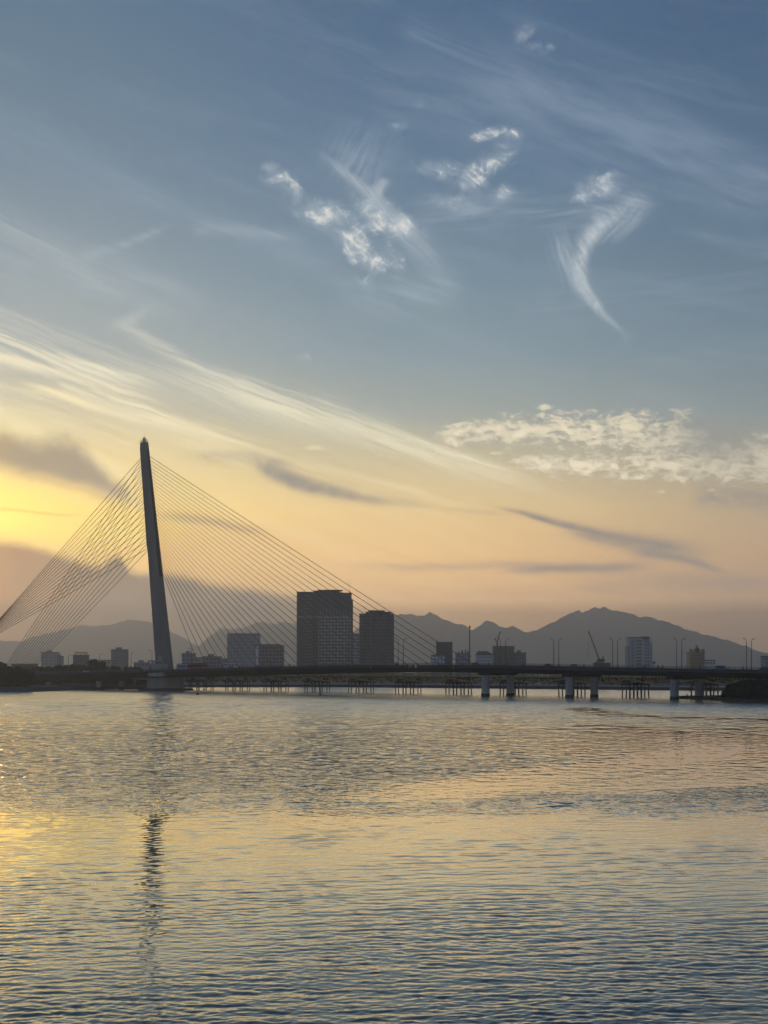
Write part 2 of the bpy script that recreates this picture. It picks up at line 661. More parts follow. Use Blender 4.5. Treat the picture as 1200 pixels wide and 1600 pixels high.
lay(lambda: fmax(streak((-30, 552), (250, 634), 10, 4, 6, 2.2, (.1, .3), WP), streak((90, 600), (300, 672), 8, 5, 8, 2.0, (.1, .3), WP)) * sm(.28, .66, K.f24) * .9, lin((246, 232, 192)))
lay(lambda: streak((30, 604), (430, 712), 12, 6, 9, 2.4, (.1, .3), WP) * sm(.32, .72, K.f16) * .9, lin((252, 236, 188)))
lay(lambda: fmax(streak((-60, 632), (240, 690), 8, 9, 10, 2.0), streak((-60, 596), (180, 640), 6, 6, 8, 1.8, (.1, .3), WP)) * sm(.36, .76, K.f16) * .8, lin((254, 234, 178)))
lay(lambda: streak((240, 690), (720, 796), 12, 12, 14, 1.8) * sm(.34, .76, K.f16) * .7, lin((246, 224, 168)))
lay(lambda: streak((620, 742), (960, 800), 6, 22, 30) * sm(.34, .76, K.f16) * .4, lin((224, 200, 154)))
lay(lambda: streak((-120, 788), (250, 832), 0, 52, 30, 1.2, (.0, .5)) * (.4 + K.fH * .9), lin((255, 230, 112)))
lay(lambda: fmin(blob((-60, 806), 120, 50, 0, .4) * 1.1, 1.0), (1.8, 1.08, .16))
lay(lambda: streak((240, 850), (640, 905), 6, 30, 24, 1.0) * sm(.2, .75, K.fH) * .5, lin((238, 192, 126)))
lay(lambda: fmax(blob((108, 664), 34, 4), blob((200, 690), 40, 13)) * sm(-.02, .25, K.nP) * .8, lin((252, 236, 190)))

# --- altocumulus field on the right
def field():
    f = fmax(streak((680, 680), (1130, 690), 14, 17, 40, 1.15, (.05, .25)), streak((780, 722), (1300, 722), -3, 16, 32, 1.0, (.12, .02)))
    return fmax(f, fmax(blob((1180, 715), 90, 40), blob((735, 678), 46, 13)) * .9)


def acd(k=1.0):
    f = K.field
    return (f * .70 + (K.fac - .5) * 2.2 + K.nP * 1.5 - .03) * sm(.04, .25, f)


D['field'] = field
lay(lambda: sm(.16, .62, acd()) * .5, lin((186, 180, 160)), pbox(600, 590, 1500, 800))
lay(lambda: sm(.28, .98, acd()) * (1 - sm(340, 540, K.U) * .4), lin((242, 229, 192)), pbox(600, 590, 1500, 800))


def bits(ps, c, k):
    def f():
        m = None
        for q in ps:
            b = blob(*q, 0, .3)
            m = b if m is None else fmax(m, b)
        return sm(.45, 1.1, m * .8 + K.nP * 2.4) * sm(.1, .5, m) * k
    lay(f, c)


bits([((852, 636), 24, 7), ((846, 648), 12, 5), ((955, 643), 15, 5)], lin((240, 228, 192)), .9)
bits([((778, 709), 24, 6), ((832, 716), 22, 9), ((1030, 769), 16, 4), ((1112, 766), 15, 5)], lin((238, 222, 184)), .8)
bits([((496, 701), 36, 8), ((600, 690), 16, 5)], lin((246, 232, 186)), .9)
bits([((478, 557), 18, 9)], lin((196, 204, 200)), .6)

# --- grey shaded cloud pieces
lay(lambda: blob((1120, 690), 80, 32, -12) * sm(.3, .75, K.fac) * .8, lin((136, 134, 130)))
lay(lambda: streak((1080, 775), (1270, 800), 6, 18, 16) * sm(.2, .65, K.fac) * .7, lin((138, 132, 124)))
lay(lambda: streak((980, 620), (1110, 650), 12, 16, 14) * sm(.3, .7, K.f24) * .5, lin((150, 156, 158)))
lay(lambda: streak((400, 726), (660, 790), -12, 15, 7, .9, (.25, .4), (.4, .4)) * sm(-.5, .2, K.nB + K.nP * .6) * .85, lin((128, 126, 118)))
lay(lambda: streak((395, 719), (540, 768), -14, 17, 13, .5, (.2, .35), (.4, .4)) * sm(-.5, .3, K.nP + K.nB * .5) * .8, lin((122, 121, 116)))
lay(lambda: streak((290, 714), (480, 727), 6, 10, 8, 1.2, (.3, .3)) * sm(-.3, .25, K.nP) * .6, lin((146, 142, 128)))
lay(lambda: fmax(streak((775, 792), (1100, 866), -4, 4, 15, .7, (.2, .25), (.3, .3)), streak((880, 826), (1060, 862), -2, 12, 15, .8, (.25, .25), (.3, .3)) * .85) * (.85 + K.nC * .5 + K.nP * .5), lin((126, 121, 112)))
lay(lambda: streak((985, 862), (1140, 898), 6, 10, 6, .9, (.2, .4), (.2, .25)) * .8, lin((134, 126, 114)))
lay(lambda: streak((690, 796), (800, 806), 2, 4, 5, 1.0, (.4, .4)) * .28, lin((158, 142, 118)))
lay(lambda: streak((560, 884), (900, 882), -2, 6, 7, 1.0, (.3, .3)) * sm(.1, .6, K.fH) * .6, lin((162, 140, 116)))
lay(lambda: streak((790, 893), (1020, 885), 3, 7, 8, 1.0, (.25, .3)) * .8, lin((138, 126, 112)))
lay(lambda: streak((900, 912), (1270, 905), 0, 14, 16) * sm(.3, .7, K.fH) * .55, lin((148, 130, 114)))
lay(lambda: streak((600, 930), (1000, 920), 0, 10, 12) * sm(.35, .7, K.fH) * .3, lin((176, 146, 118)))
lay(lambda: streak((250, 805), (420, 834), 2, 9, 6, .9, (.3, .3)) * .6, lin((168, 142, 112)))
lay(lambda: streak((-60, 655), (200, 748), 12, 16, 12, 1.0, (0, .2)) * .75, lin((255, 236, 172)))
D['d1c'] = lambda: ramp((K.U + 640) / 300, [(0, lin((184, 152, 96))), (.3, lin((152, 136, 110))), (1, lin((146, 132, 114)))])
lay(lambda: sm(-16, 26, edge([(-150, 655), (0, 668), (50, 684), (100, 682), (135, 700), (160, 726), (192, 752), (215, 775), (400, 900)]) - K.V + K.nC * 16 + K.nB * 24 + K.nP * 14)
    * sm(-22, 18, K.V - edge([(-150, 705), (0, 728), (60, 744), (120, 758), (165, 772), (215, 786), (400, 910)]) + K.nB * 22) * sm(-340, -430, K.U) * sm(-1250, -700, K.U) * .93, 'd1c', (-1250, -330, 230, 440))
lay(lambda: streak((50, 742), (190, 776), 2, 5, 5) * .55, lin((228, 192, 126)))
lay(lambda: streak((-40, 792), (130, 802), -2, 3, 2) * .3, lin((170, 130, 50)))

# --- the low cloud bank in front of the sun
def bank():
    bk = edge([(-300, 822), (-100, 838), (0, 846), (60, 856), (120, 876), (158, 882), (180, 870), (190, 873), (204, 892), (240, 896), (290, 899), (345, 914), (430, 926), (520, 942), (620, 962), (800, 1000), (1200, 1047)])
    return sm(-9, 13, bk - K.V + K.nC * 9 + K.nB * 12 + K.nP * 6) * sm(60, -190, K.U)


D['bank'] = bank
D['bankc'] = lambda: ramp((K.U + 640) / 700, [(0, lin((200, 142, 74))), (.12, lin((166, 122, 76))), (.3, lin((116, 97, 76))), (.6, lin((104, 94, 82))), (1, lin((128, 112, 94)))])
lay(lambda: streak((-40, 834), (200, 890), 4, 14, 10) * .5, lin((255, 216, 120)))
lay(lambda: K.bank * (.93 + K.nB * .2), 'bankc', (-1300, 60, -60, 250))
lay(lambda: K.bank * sm(130, 10, K.V) * .25, lin((170, 136, 104)), (-1300, 60, -60, 140))

# --- small white puffs and curls high up
WHITE = lin((228, 226, 216))


def puff(parts, thr=.5, k=1.0, c=WHITE, gain=.92):
    def m():
        r = None
        for p in parts:
            b = blob(*p, .55)
            r = b if r is None else fmax(r, b)
        return r

    def f1():
        q = m()
        return sm(thr - .4, thr + .45, q * .7 + K.nP * 1.9) * sm(.03, .4, q) * .42 * k

    def f2():
        q = m()
        return sm(thr - .05, thr + .8, q * .60 + K.nP * 3.0 + K.nC * .7 + (fib(-34, 46, 9, 61, 4) - .5) * 1.3) * sm(.05, .55, q) * gain
    lay(f1, lin((178, 190, 198)))
    lay(f2, c)


puff([((432, 280), 28, 13, -10), ((418, 262), 18, 10, 0), ((455, 298), 26, 12, -30)], .46)
puff([((515, 338), 62, 20, -14), ((558, 382), 70, 20, -42), ((592, 336), 44, 22, -36), ((630, 354), 36, 16, -22)], .40, 1.3)
puff([((565, 440), 44, 16, 0), ((610, 410), 40, 28, 0)], .66, .9)
puff([((690, 262), 44, 17, -8), ((735, 278), 28, 26, 30), ((772, 252), 34, 18, 20)], .4, 1.2)
puff([((788, 308), 24, 16, 30), ((715, 320), 46, 14, -10)], .5)
puff([((764, 207), 25, 8, 8), ((794, 208), 24, 8, -12)], .42)
puff([((932, 292), 42, 22, 15)], .46, 1.2, lin((200, 204, 206)), .8)
puff([((820, 55), 16, 18, 0), ((836, 76), 20, 11, -20), ((858, 74), 9, 7, 0)], .5, .6, lin((172, 186, 200)), .7)
puff([((655, 161), 12, 7, 0), ((626, 196), 18, 9, 0)], .5, .5, lin((188, 198, 208)), .7)
lay(lambda: streak((508, 246), (700, 445), 14, 5, 16, 1.3, (.2, .4), (.35, .35)) * sm(.2, .7, fib(-45, 120, 6, 41, 6, .7)) * .5, lin((198, 206, 208)))
lay(lambda: streak((720, 440), (540, 470), 6, 26, 24, 1.0, (.2, .4)) * sm(.3, .7, K.f20) * .5, lin((172, 186, 192)))
lay(lambda: blob((560, 245), 50, 42, 0) * sm(.3, .75, fib(60, 60, 10, 43, 5)) * .5, lin((160, 176, 192)))
lay(lambda: streak((602, 276), (570, 335), -4, 8, 12) * sm(-.3, .3, K.nP) * .7, lin((198, 206, 208)))
lay(lambda: streak((990, 312), (978, 520), -76, 15, 6, 1.3, (.3, .35), (.25, .25)) * sm(-.4, .3, K.nP * .8 + fib(-58, 70, 6, 49, 6, .68) - .5) * .85, lin((206, 212, 213)))
lay(lambda: streak((1000, 322), (930, 380), 8, 16, 9, 1.4, (.3, .3), (.25, .25)) * sm(.3, .8, fib(48, 90, 8, 47, 6, .68)) * .5, lin((196, 204, 208)))
lay(lambda: streak((872, 362), (925, 462), -8, 18, 9, 1.2, (.3, .4), (.3, .3)) * sm(.3, .75, fib(-72, 80, 7, 51, 6, .68)) * .6, lin((188, 199, 205)))
lay(lambda: streak((925, 338), (1020, 316), 6, 22, 16) * sm(.3, .7, K.f24) * .5, lin((172, 186, 196)))


# --- divide the sky into regions and assemble it
def colour_of(c):
    return getattr(K, c) if isinstance(c, str) else c


X.nt = bpy.data.node_groups.new('measure', 'ShaderNodeTree')
MEAS = []
for m_, c_, b_ in LAYERS:
    BOX.clear()
    if b_ is None:
        m_()
        b_ = (min(b[0] for b in BOX), max(b[1] for b in BOX), min(b[2] for b in BOX), max(b[3] for b in BOX))
    MEAS.append(b_)
bpy.data.node_groups.remove(X.nt)
LEAVES = [0]


def leaf(ids):
    LEAVES[0] += 1
    TINY[0] = LEAVES[0] * 1e-3
    g = bpy.data.node_groups.new('sky_region_%d' % LEAVES[0], 'ShaderNodeTree')
    g.interface.new_socket('color', in_out='OUTPUT', socket_type='NodeSocketColor')
    X.nt = g
    c = K.base
    for i in ids:
        m_, c_, _ = LAYERS[i]
        c = mixc(m_() * K.front, c, colour_of(c_))
    c = addc(c, mixc(noise(K.UV, 1 / 13, 3, .6), (.965, .965, .965), (1.035, 1.035, 1.035)), 'MULTIPLY')
    c = addc(c, K.gain, 'MULTIPLY')
    go = g.nodes.new('NodeGroupOutput')
    g.links.new(c, go.inputs[0])
    X.nt = WT
    n = WT.nodes.new('ShaderNodeGroup')
    n.node_tree = g
    b = WT.nodes.new('ShaderNodeBackground')
    b.inputs[1].default_value = 1.0
    WT.links.new(n.outputs[0], b.inputs[0])
    return b.outputs[0]


def region(ids, r, depth):
    """split the region where it best separates the layers"""
    if len(ids) <= 7 or depth >= 5:
        return leaf(ids)
    best = None
    for ax in (0, 1):
        lo, hi = r[2 * ax], r[2 * ax + 1]
        cand = sorted({round(MEAS[i][2 * ax + k], 1) for i in ids for k in (0, 1)})
        for p in cand:
            if p <= lo + 4 or p >= hi - 4:
                continue
            a = [i for i in ids if MEAS[i][2 * ax] < p]
            b = [i for i in ids if MEAS[i][2 * ax + 1] > p]
            fr = (p - max(lo, (-620, -20)[ax])) / ((1240, 1090)[ax])
            wlo = max(0.02, (p - max(lo, (-620, -20)[ax])))
            whi = max(0.02, (min(hi, (620, 1070)[ax]) - p))
            cost = (wlo * len(a) + whi * len(b)) / (wlo + whi) + .35 * max(len(a), len(b))
            if best is None or cost < best[0]:
                best = (cost, ax, p, a, b)
    if best is None or best[0] > 1.3 * len(ids):
        return leaf(ids)
    _, ax, p, a, b = best
    ra, rb = list(r), list(r)
    ra[2 * ax + 1] = p
    rb[2 * ax] = p
    sa, sb = region(a, ra, depth + 1), region(b, rb, depth + 1)
    X.nt = WT
    f = X.op('GREATER_THAN', (K.U, K.V)[ax], p)
    n = WT.nodes.new('ShaderNodeMixShader')
    WT.links.new(f.s, n.inputs[0])
    WT.links.new(sa, n.inputs[1])
    WT.links.new(sb, n.inputs[2])
    return n.outputs[0]


X.nt = WT
out = region(list(range(len(LAYERS))), [-9e9, 9e9, -9e9, 9e9], 0)
wo = WT.nodes.new('ShaderNodeOutputWorld')
WT.links.new(out, wo.inputs[0])
world.cycles.sampling_method = 'NONE'

sun = bpy.data.lights.new('sun', 'SUN')
sun.energy = 0.42
sun.angle = R(13)
sun.color = (1.0, .80, .56)
suno = bpy.data.objects.new('sun', sun)
COL.objects.link(suno)
sd = Vector((math.sin(R(SUN_AZ)) * math.cos(R(SUN_EL)), math.cos(R(SUN_AZ)) * math.cos(R(SUN_EL)), math.sin(R(SUN_EL))))
suno.rotation_euler = sd.to_track_quat('Z', 'Y').to_euler()
suno.location = sd * 200
S.view_settings.view_transform = 'Standard'
S.view_settings.look = 'None'
S.view_settings.gamma = 1
S.view_settings.exposure = -0.08
S.cycles.use_adaptive_sampling = True
S.cycles.adaptive_threshold = 0.02
S.cycles.adaptive_min_samples = 12
S.cycles.use_denoising = True
print('SKY leaves', LEAVES[0])
# ------------------------------------------------------------------ river
GUSTS = [  # wind-roughened patches on the water: centre x, y, half-length, half-width, turn (deg), strength
    (-40, 185, 60, 60, 3, 1.0), (-14, 190, 34, 40, 10, .7), (-26, 132, 34, 17, -3, .8),
    (24, 122, 20, 10, -4, 1.0), (10, 117, 16, 5, 12, .6), (38, 128, 14, 10, 0, .9),
    (30, 330, 60, 60, 0, .5), (-38, 262, 66, 74, 0, .95), (-30, 420, 140, 120, 0, .7), (90, 430, 60, 70, 0, .4)]


def gust_np(x, y):
    g = np.zeros_like(x)
    for cx, cy, a, b, t, s in GUSTS:
        c, n = math.cos(R(t)), math.sin(R(t))
        dx_, dy_ = x - cx, y - cy
        q = ((dx_ * c + dy_ * n) / a) ** 2 + ((dy_ * c - dx_ * n) / b) ** 2
        g = np.maximum(g, s * np.exp(-q ** 1.5))
    return g


def make_water():
    # rows: fine near the shore we stand on, coarser with distance
    ys = [2.0]
    while ys[-1] < 13300:
        y = ys[-1]
        if y < 38:
            d = 1.2
        else:
            d = max(.07, y * y / 25410 * (.75 if y < 125 else 1.1))
        if y > 420:
            d = max(d, (y - 400) * .06 + 8)
        ys.append(y + d)
    ys = np.array(ys)
    u = np.concatenate([np.linspace(-6, -.42, 14)[:-1], np.linspace(-.42, .42, 760), np.linspace(.42, 6, 14)[1:]])
    Y, Uu = np.meshgrid(ys, u, indexing='ij')
    Xx = np.clip(Uu * (Y + 6), -7000, 7000)
    dY = np.gradient(ys)[:, None]
    Z = np.zeros_like(Y)
    g = gust_np(Xx, Y)
    inside = np.clip((.42 - np.abs(Uu)) / .04, 0, 1) * np.clip((Y - 36) / 6, 0, 1) * np.clip((420 - Y) / 120, 0, 1)
    r2 = np.random.default_rng(5)
    # the wave field: a slow swell from boats plus wind ripples, mostly running towards the camera
    waves = []
    for lam, n, slope, spread in ((5.0, 5, .008, 16), (2.2, 9, .018, 20), (1.25, 14, .044, 20), (.8, 16, .062, 24), (.5, 18, .066, 32), (.32, 16, .052, 44), (.22, 14, .042, 55)):
        for _ in range(n):
            l = lam * r2.uniform(.72, 1.35)
            th = R(-84 + r2.normal(0, spread))
            waves.append((l, th, slope * l / (2 * math.pi) * math.sqrt(2 / n), r2.uniform(0, 6.283)))
    # slow wobble of the phase so that crests are short and irregular
    wob = sum(a * np.sin(Xx * kx + Y * ky + p) for a, kx, ky, p in ((.9, .21, .11, .3), (.8, -.13, .19, 2.0), (.6, .37, -.23, 4.0), (.5, .05, .41, 1.0)))
    ampm = .72 + .28 * np.sin(Xx * .17 + Y * .09 + 1) * np.sin(Y * .13 - Xx * .08) + .3 * np.sin(Xx * .41 - Y * .29) * .5
    for l, th, a, p in waves:
        k = 2 * math.pi / l
        fade = np.clip((l / (2.6 * dY) - .8) / .8, 0, 1)
        if fade.max() <= 0:
            continue
        gu = (.62 + .38 * np.clip((70 - Y) / 20, 0, 1)) + 1.5 * g
        ph = k * (Xx * math.cos(th) + Y * math.sin(th)) + p + wob * (.8 if l < 3 else .3)
        s = np.sin(ph)
        Z += a * fade * gu * ampm * (s + .22 * np.cos(2 * ph))
    Z *= inside
    nr, nc = Y.shape
    co = np.stack([Xx, Y, Z], -1).reshape(-1, 3).astype(np.float32)
    i = np.arange(nr - 1)[:, None] * nc + np.arange(nc - 1)[None, :]
    quads = np.stack([i, i + 1, i + nc + 1, i + nc], -1).reshape(-1, 4).astype(np.int32)
    me = bpy.data.meshes.new('water')
    me.vertices.add(len(co))
    me.vertices.foreach_set('co', co.ravel())
    me.loops.add(quads.size)
    me.loops.foreach_set('vertex_index', quads.ravel())
    me.polygons.add(len(quads))
    me.polygons.foreach_set('loop_start', np.arange(0, quads.size, 4, dtype=np.int32))
    me.polygons.foreach_set('use_smooth', np.ones(len(quads), bool))
    me.update(calc_edges=True)
    o = link('water', me)
    tag(o, kind='structure')
    # material: dark green-grey water under a rippled mirror; ripples too small for the mesh are bump and roughness
    m = bpy.data.materials.new('river_water')
    m.use_nodes = True
    t = m.node_tree
    t.nodes.clear()
    X.nt = t
    L = t.links.new
    tc = t.nodes.new('ShaderNodeTexCoord')
    sep = t.nodes.new('ShaderNodeSeparateXYZ')
    L(tc.outputs['Object'], sep.inputs[0])
    px, py = X(sep.outputs[0]), X(sep.outputs[1])
    w1 = noise(vec(px * .06, py * .022, 0.0), 1, 5, .6) - .5
    w2 = noise(vec(px * .02, py * .008, 7.0), 1, 4, .6) - .5
    gx, gy = px + w1 * 16, py + w1 * 26 + w2 * 40
    gs = None
    for cx, cy, a, b, tt, s in GUSTS:
        c, n = math.cos(R(tt)), math.sin(R(tt))
        p = ((gx - cx) * c + (gy - cy) * n) / a
        q = ((gy - cy) * c - (gx - cx) * n) / b
        e = sm(1.7, .25, p * p + q * q) * s
        gs = e if gs is None else fmax(gs, e)
    streaks = noise(vec(px * .012, py * .05, 3.0), 1, 4, .6)
    far = sm(60, 420, py)
    SL = [(57, 431), (57, 368), (71, 343), (84, 330)], [(45, 292), (51, 259), (50, 217), (36, 185), (21, 162), (9, 144), (1, 129)]
    slick = None
    for line in SL:
        for (ax, ay), (bx, by) in zip(line[:-1], line[1:]):
            l2 = (bx - ax) ** 2 + (by - ay) ** 2
            tq = X.op('MINIMUM', X.op('MAXIMUM', ((gx - w1 * 10 - ax) * (bx - ax) + (gy - w1 * 16 - w2 * 30 - ay) * (by - ay)) / l2, 0.0), 1.0)
            ex = gx - w1 * 10 - ax - tq * (bx - ax)
            ey = gy - w1 * 16 - w2 * 30 - ay - tq * (by - ay)
            dd = X.op('SQRT', ex * ex + ey * ey)
            e = sm(9.5, 3.0, dd)
            slick = e if slick is None else fmax(slick, e)
    calm = 1 - slick * .6
    rough = .01 + (sm(100, 190, py) * .04 + sm(180, 480, py) * .15 + gs * .05 + (streaks - .5) * .10 * sm(150, 300, py)) * calm
    rough = fmax(rough, .01)
    # ripples as height in metres: short ones near, wider wave groups with distance
    b1 = noise(vec(px * 1.2, py * 2.0, 0.0), 1, 2, .5)
    bA = noise(vec(px * .80, py * .56, 5.0), 1, 2, .5)
    bB = noise(vec(px * .50, py * .28, 9.0), 1, 1, .5)
    bC = noise(vec(px * .25, py * .115, 2.0), 1, 1, .5)
    bD = noise(vec(px * .10, py * .042, 4.0), 1, 1, .5)
    amp = .34 + sm(66, 50, py) * .2 + sm(260, 380, py) * .35 + gs * 1.4 + (streaks - .5) * .7 * sm(100, 200, py)
    amp = fmax(amp * (1.0 + sm(96, 150, gy) * .35) * calm, .05)
    bn = ((b1 - .5) * .045 * sm(120, 55, py) + (bA - .5) * .17 * sm(85, 125, py) * sm(210, 130, py) + (bB - .5) * .34 * sm(120, 170, py) * sm(330, 220, py) + (bC - .5) * .76 * sm(210, 290, py) * sm(560, 380, py) + (bD - .5) * 2.0 * sm(380, 500, py)) * amp
    bump = t.nodes.new('ShaderNodeBump')
    bump.inputs['Distance'].default_value = 1.0
    bump.inputs['Strength'].default_value = 1.0
    L(bn.s, bump.inputs['Height'])
    gl = t.nodes.new('ShaderNodeBsdfGlossy')
    gl.distribution = 'MULTI_GGX'
    gl.inputs['Color'].default_value = (.98, .965, .90, 1)
    L(rough.s, gl.inputs['Roughness'])
    L(bump.outputs[0], gl.inputs['Normal'])
    df = t.nodes.new('ShaderNodeBsdfDiffuse')
    df.inputs['Color'].default_value = (.05, .068, .058, 1)
    lw = t.nodes.new('ShaderNodeLayerWeight')
    L(bump.outputs[0], lw.inputs['Normal'])
    lw.inputs['Blend'].default_value = .5
    fr = curve(X(lw.outputs['Facing']), [(0, .04), (1, 1.0), (.5, .11), (.75, .36), (.84, .64), (.9, .86)])
    mx = t.nodes.new('ShaderNodeMixShader')
    L(fr.s, mx.inputs[0])
    L(df.outputs[0], mx.inputs[1])
    L(gl.outputs[0], mx.inputs[2])
    out_ = t.nodes.new('ShaderNodeOutputMaterial')
    L(mx.outputs[0], out_.inputs[0])
    me.materials.append(m)
    print('WATER verts', len(co))


make_water()
# ------------------------------------------------------------------ land, banks, mountains, air
SHORE = [(-3200, 700), (-1400, 740), (-400, 745), (0, 770), (50, 776), (110, 830), (160, 868), (235, 882), (300, 985), (340, 1000), (520, 1004), (720, 941), (840, 907), (1000, 855), (1100, 830), (1500, 760), (2400, 640), (3600, 560)]
shore = [(xat(px, Y), Y) for px, Y in SHORE]


def land(name, front, back_pts, z_top, z_low, slope, m):
    """bank: a sloped edge along 'front' and a flat top reaching back_pts"""
    mb = MB()
    n = len(front)
    a = [(x, y, z_low) for x, y in front]
    b = [(x, y + slope, z_top) for x, y in front]
    for i in range(n - 1):
        mb.add([a[i], a[i + 1], b[i + 1], b[i]], [(0, 1, 2, 3)])
    mb.add(b + [(x, y, z_top) for x, y in back_pts], [tuple(range(n + len(back_pts)))])
    o = mb.build(name, m)
    return tag(o, kind='structure')


land('ground', shore, [(7000, 560), (7000, 13600), (-7000, 13600), (-7000, 700)], 2.2, -1.0, 7, 'city_ground')

# the near river bank on the right, under the bridge
RB = [(1062, 590), (1085, 566), (1110, 552), (1140, 538), (1166, 521), (1187, 511), (1205, 505), (1260, 492), (1400, 470), (1800, 430)]
rb = [(xat(px, Y), Y) for px, Y in RB]
land('river_bank', rb, [(rb[-1][0] + 30, 620), (rb[-1][0], 640), (xat(1200, 640), 640), (xat(1110, 606), 606), (xat(1080, 604), 604)], .9, -1.0, 3, 'soil')


def mountain(name, ridge, Y0, depth, seed, base=2.0, rough=1.0):
    """heightfield range whose crest line follows the given photo points at distance Y0"""
    r = np.random.default_rng(seed)
    px = np.array([p[0] for p in ridge], float)
    pz = np.array([zat(p[1], Y0) for p in ridge])
    n, k = 420, 34
    xs = np.linspace(px[0], px[-1], n)
    crest = np.interp(xs, px, pz)
    ph = r.uniform(0, 6.28, (12, 2))
    crest = crest + rough * 3.5 * (np.sin(xs / 4.1 + ph[0, 0]) + .7 * np.sin(xs / 2.3 + ph[1, 0])) * np.clip(crest / 200, 0, 1)
    vs = []
    for j in range(k):
        t = j / (k - 1) * 2 - 1            # -1 front foot, 0 crest, 1 back foot
        yy = Y0 + t * depth
        for i in range(n):
            x = xat(xs[i], Y0)
            f = (1 - abs(t)) ** 1.25
            sp_ = sum(np.sin(xs[i] / w + ph[q, 0] + 2.2 * t * math.sin(ph[q, 1] + xs[i] / 60)) * a for q, (w, a) in enumerate(((31, .5), (17, .35), (9, .22), (5, .12))))
            z = base + (crest[i] - base) * f * (1 + .35 * sp_ * (1 - f) * (abs(t) > 0))
            vs.append((x, yy + 60 * math.sin(xs[i] / 23 + ph[4, 0]) * (abs(t) > .02), z if 0 < j < k - 1 else -2))
    fs = [(j * n + i, j * n + i + 1, (j + 1) * n + i + 1, (j + 1) * n + i) for j in range(k - 1) for i in range(n - 1)]
    o = MB().add(vs, fs).build(name, 'mountain_green', smooth=True)
    return tag(o, kind='structure')


def crop(x0, y0, k, pts):
    return [(x0 + a / k, y0 + b / k) for a, b in pts]


right = crop(450, 900, 4, [(330, 420), (400, 350), (440, 312), (520, 280), (600, 262), (670, 236), (720, 225), (760, 220), (800, 235), (840, 231), (890, 212), (930, 234), (970, 260), (1010, 275), (1040, 281)]) \
    + crop(700, 900, 4.8, [(75, 350), (100, 345), (130, 364), (150, 385), (185, 388), (240, 360), (275, 325), (305, 311), (340, 334), (390, 368), (430, 376), (480, 369), (520, 380), (570, 405), (610, 414), (680, 385), (760, 345), (860, 290), (930, 250), (975, 243), (1005, 262), (1060, 230), (1100, 215), (1130, 222), (1175, 203)]) \
    + crop(930, 900, 4.444, [(75, 190), (100, 210), (130, 229), (155, 221), (200, 238), (260, 258), (310, 278), (360, 274), (420, 295), (460, 309), (500, 304), (560, 328), (650, 360), (750, 390), (850, 420), (950, 455), (1050, 490), (1100, 510), (1150, 529), (1185, 533), (1230, 520), (1300, 500), (1500, 480), (1800, 540)])
mid = crop(250, 900, 4, [(150, 560), (200, 480), (240, 428), (280, 394), (330, 345), (380, 318), (420, 315), (470, 322), (520, 312), (570, 299), (620, 279), (650, 275), (690, 290), (720, 292), (750, 271), (790, 280), (830, 286), (900, 276), (1000, 292), (1100, 318), (1200, 340), (1400, 420), (1700, 560)])
left = crop(0, 900, 4, [(-1400, 420), (-900, 380), (-400, 420), (-100, 405), (0, 400), (60, 398), (120, 404), (200, 372), (320, 350), (450, 318), (500, 300), (550, 298), (600, 305), (650, 291), (700, 294), (740, 280), (800, 264), (860, 265), (920, 275), (980, 288), (1060, 330), (1150, 380), (1210, 422), (1280, 480), (1400, 560)])
mountain('mountain_range', right, 10500, 1000, 3)
mountain('mountain_range', mid, 11400, 900, 5)
mountain('mountain_range', left, 12400, 900, 8)

hz = MB().box(-7300, 7300, -60, 14000, -3, HAZE_TOP)
hm = bpy.data.materials.new('haze_air')
hm.use_nodes = True
ht = hm.node_tree
ht.nodes.clear()
pv = ht.nodes.new('ShaderNodeVolumePrincipled')
pv.inputs['Color'].default_value = (.97, .97, .98, 1)
pv.inputs['Density'].default_value = HAZE_DENS
pv.inputs['Anisotropy'].default_value = .65
ho = ht.nodes.new('ShaderNodeOutputMaterial')
ht.links.new(pv.outputs[0], ho.inputs['Volume'])
haze = hz.build('haze', hm)
tag(haze, kind='stuff')
haze.display_type = 'WIRE'
# ------------------------------------------------------------------ the cable-stayed bridge
T = Vector((-.6726, .7400, 0))      # along the bridge, away to the left
N = Vector((.7400, .6726, 0))       # across the bridge, away from us
UPV = Vector((0, 0, 1))


def axis(Y, d=0.0, z=0.0, c=629.0):
    """point at station Y of a bridge line (x = c - .909 Y), d metres across, height z"""
    return Vector((c - .909 * Y + N.x * d, Y + N.y * d, z))


def st(px, c=629.0):
    return 2310 * c / (px + 1500)


def kerb_station(px):
    return 1403000 / (px + 1500) + 10.76


PROF = [(1900, 1056, 1074), (1500, 1051, 1067.5), (1200, 1047.2, 1061), (1060, 1045.5, 1057.7), (930, 1043.3, 1055), (860, 1041.8, 1053.6), (760, 1039.6, 1051.4), (700, 1038.6, 1050), (600, 1038.8, 1050), (520, 1039.6, 1051), (400, 1042.2, 1054.2), (260, 1046.2, 1057.6), (190, 1048.8, 1059.6), (60, 1052, 1062.6), (-40, 1053, 1064), (-140, 1054, 1065)]
_py = np.array([kerb_station(p[0]) for p in PROF])
_pt = np.array([zat(p[1], kerb_station(p[0]) - 10.76) for p in PROF])
_pb = np.array([zat(p[2], kerb_station(p[0]) - 10.76) for p in PROF])


def smooth_interp(y, xs, vs):
    return sum(np.interp(y + o, xs, vs) * w for o, w in ((-24, .15), (-12, .2), (0, .3), (12, .2), (24, .15)))


def ztop(Y): return float(smooth_interp(Y, _py, _pt))
def zbot(Y): return float(smooth_interp(Y, _py, _pb))


PYL = st(258.2)
base = axis(PYL, 0, 0)
bridge = thing('cable_stayed_bridge', 'long cable-stayed road bridge with one leaning concrete pylon', 'bridge', base)
OFF = -base


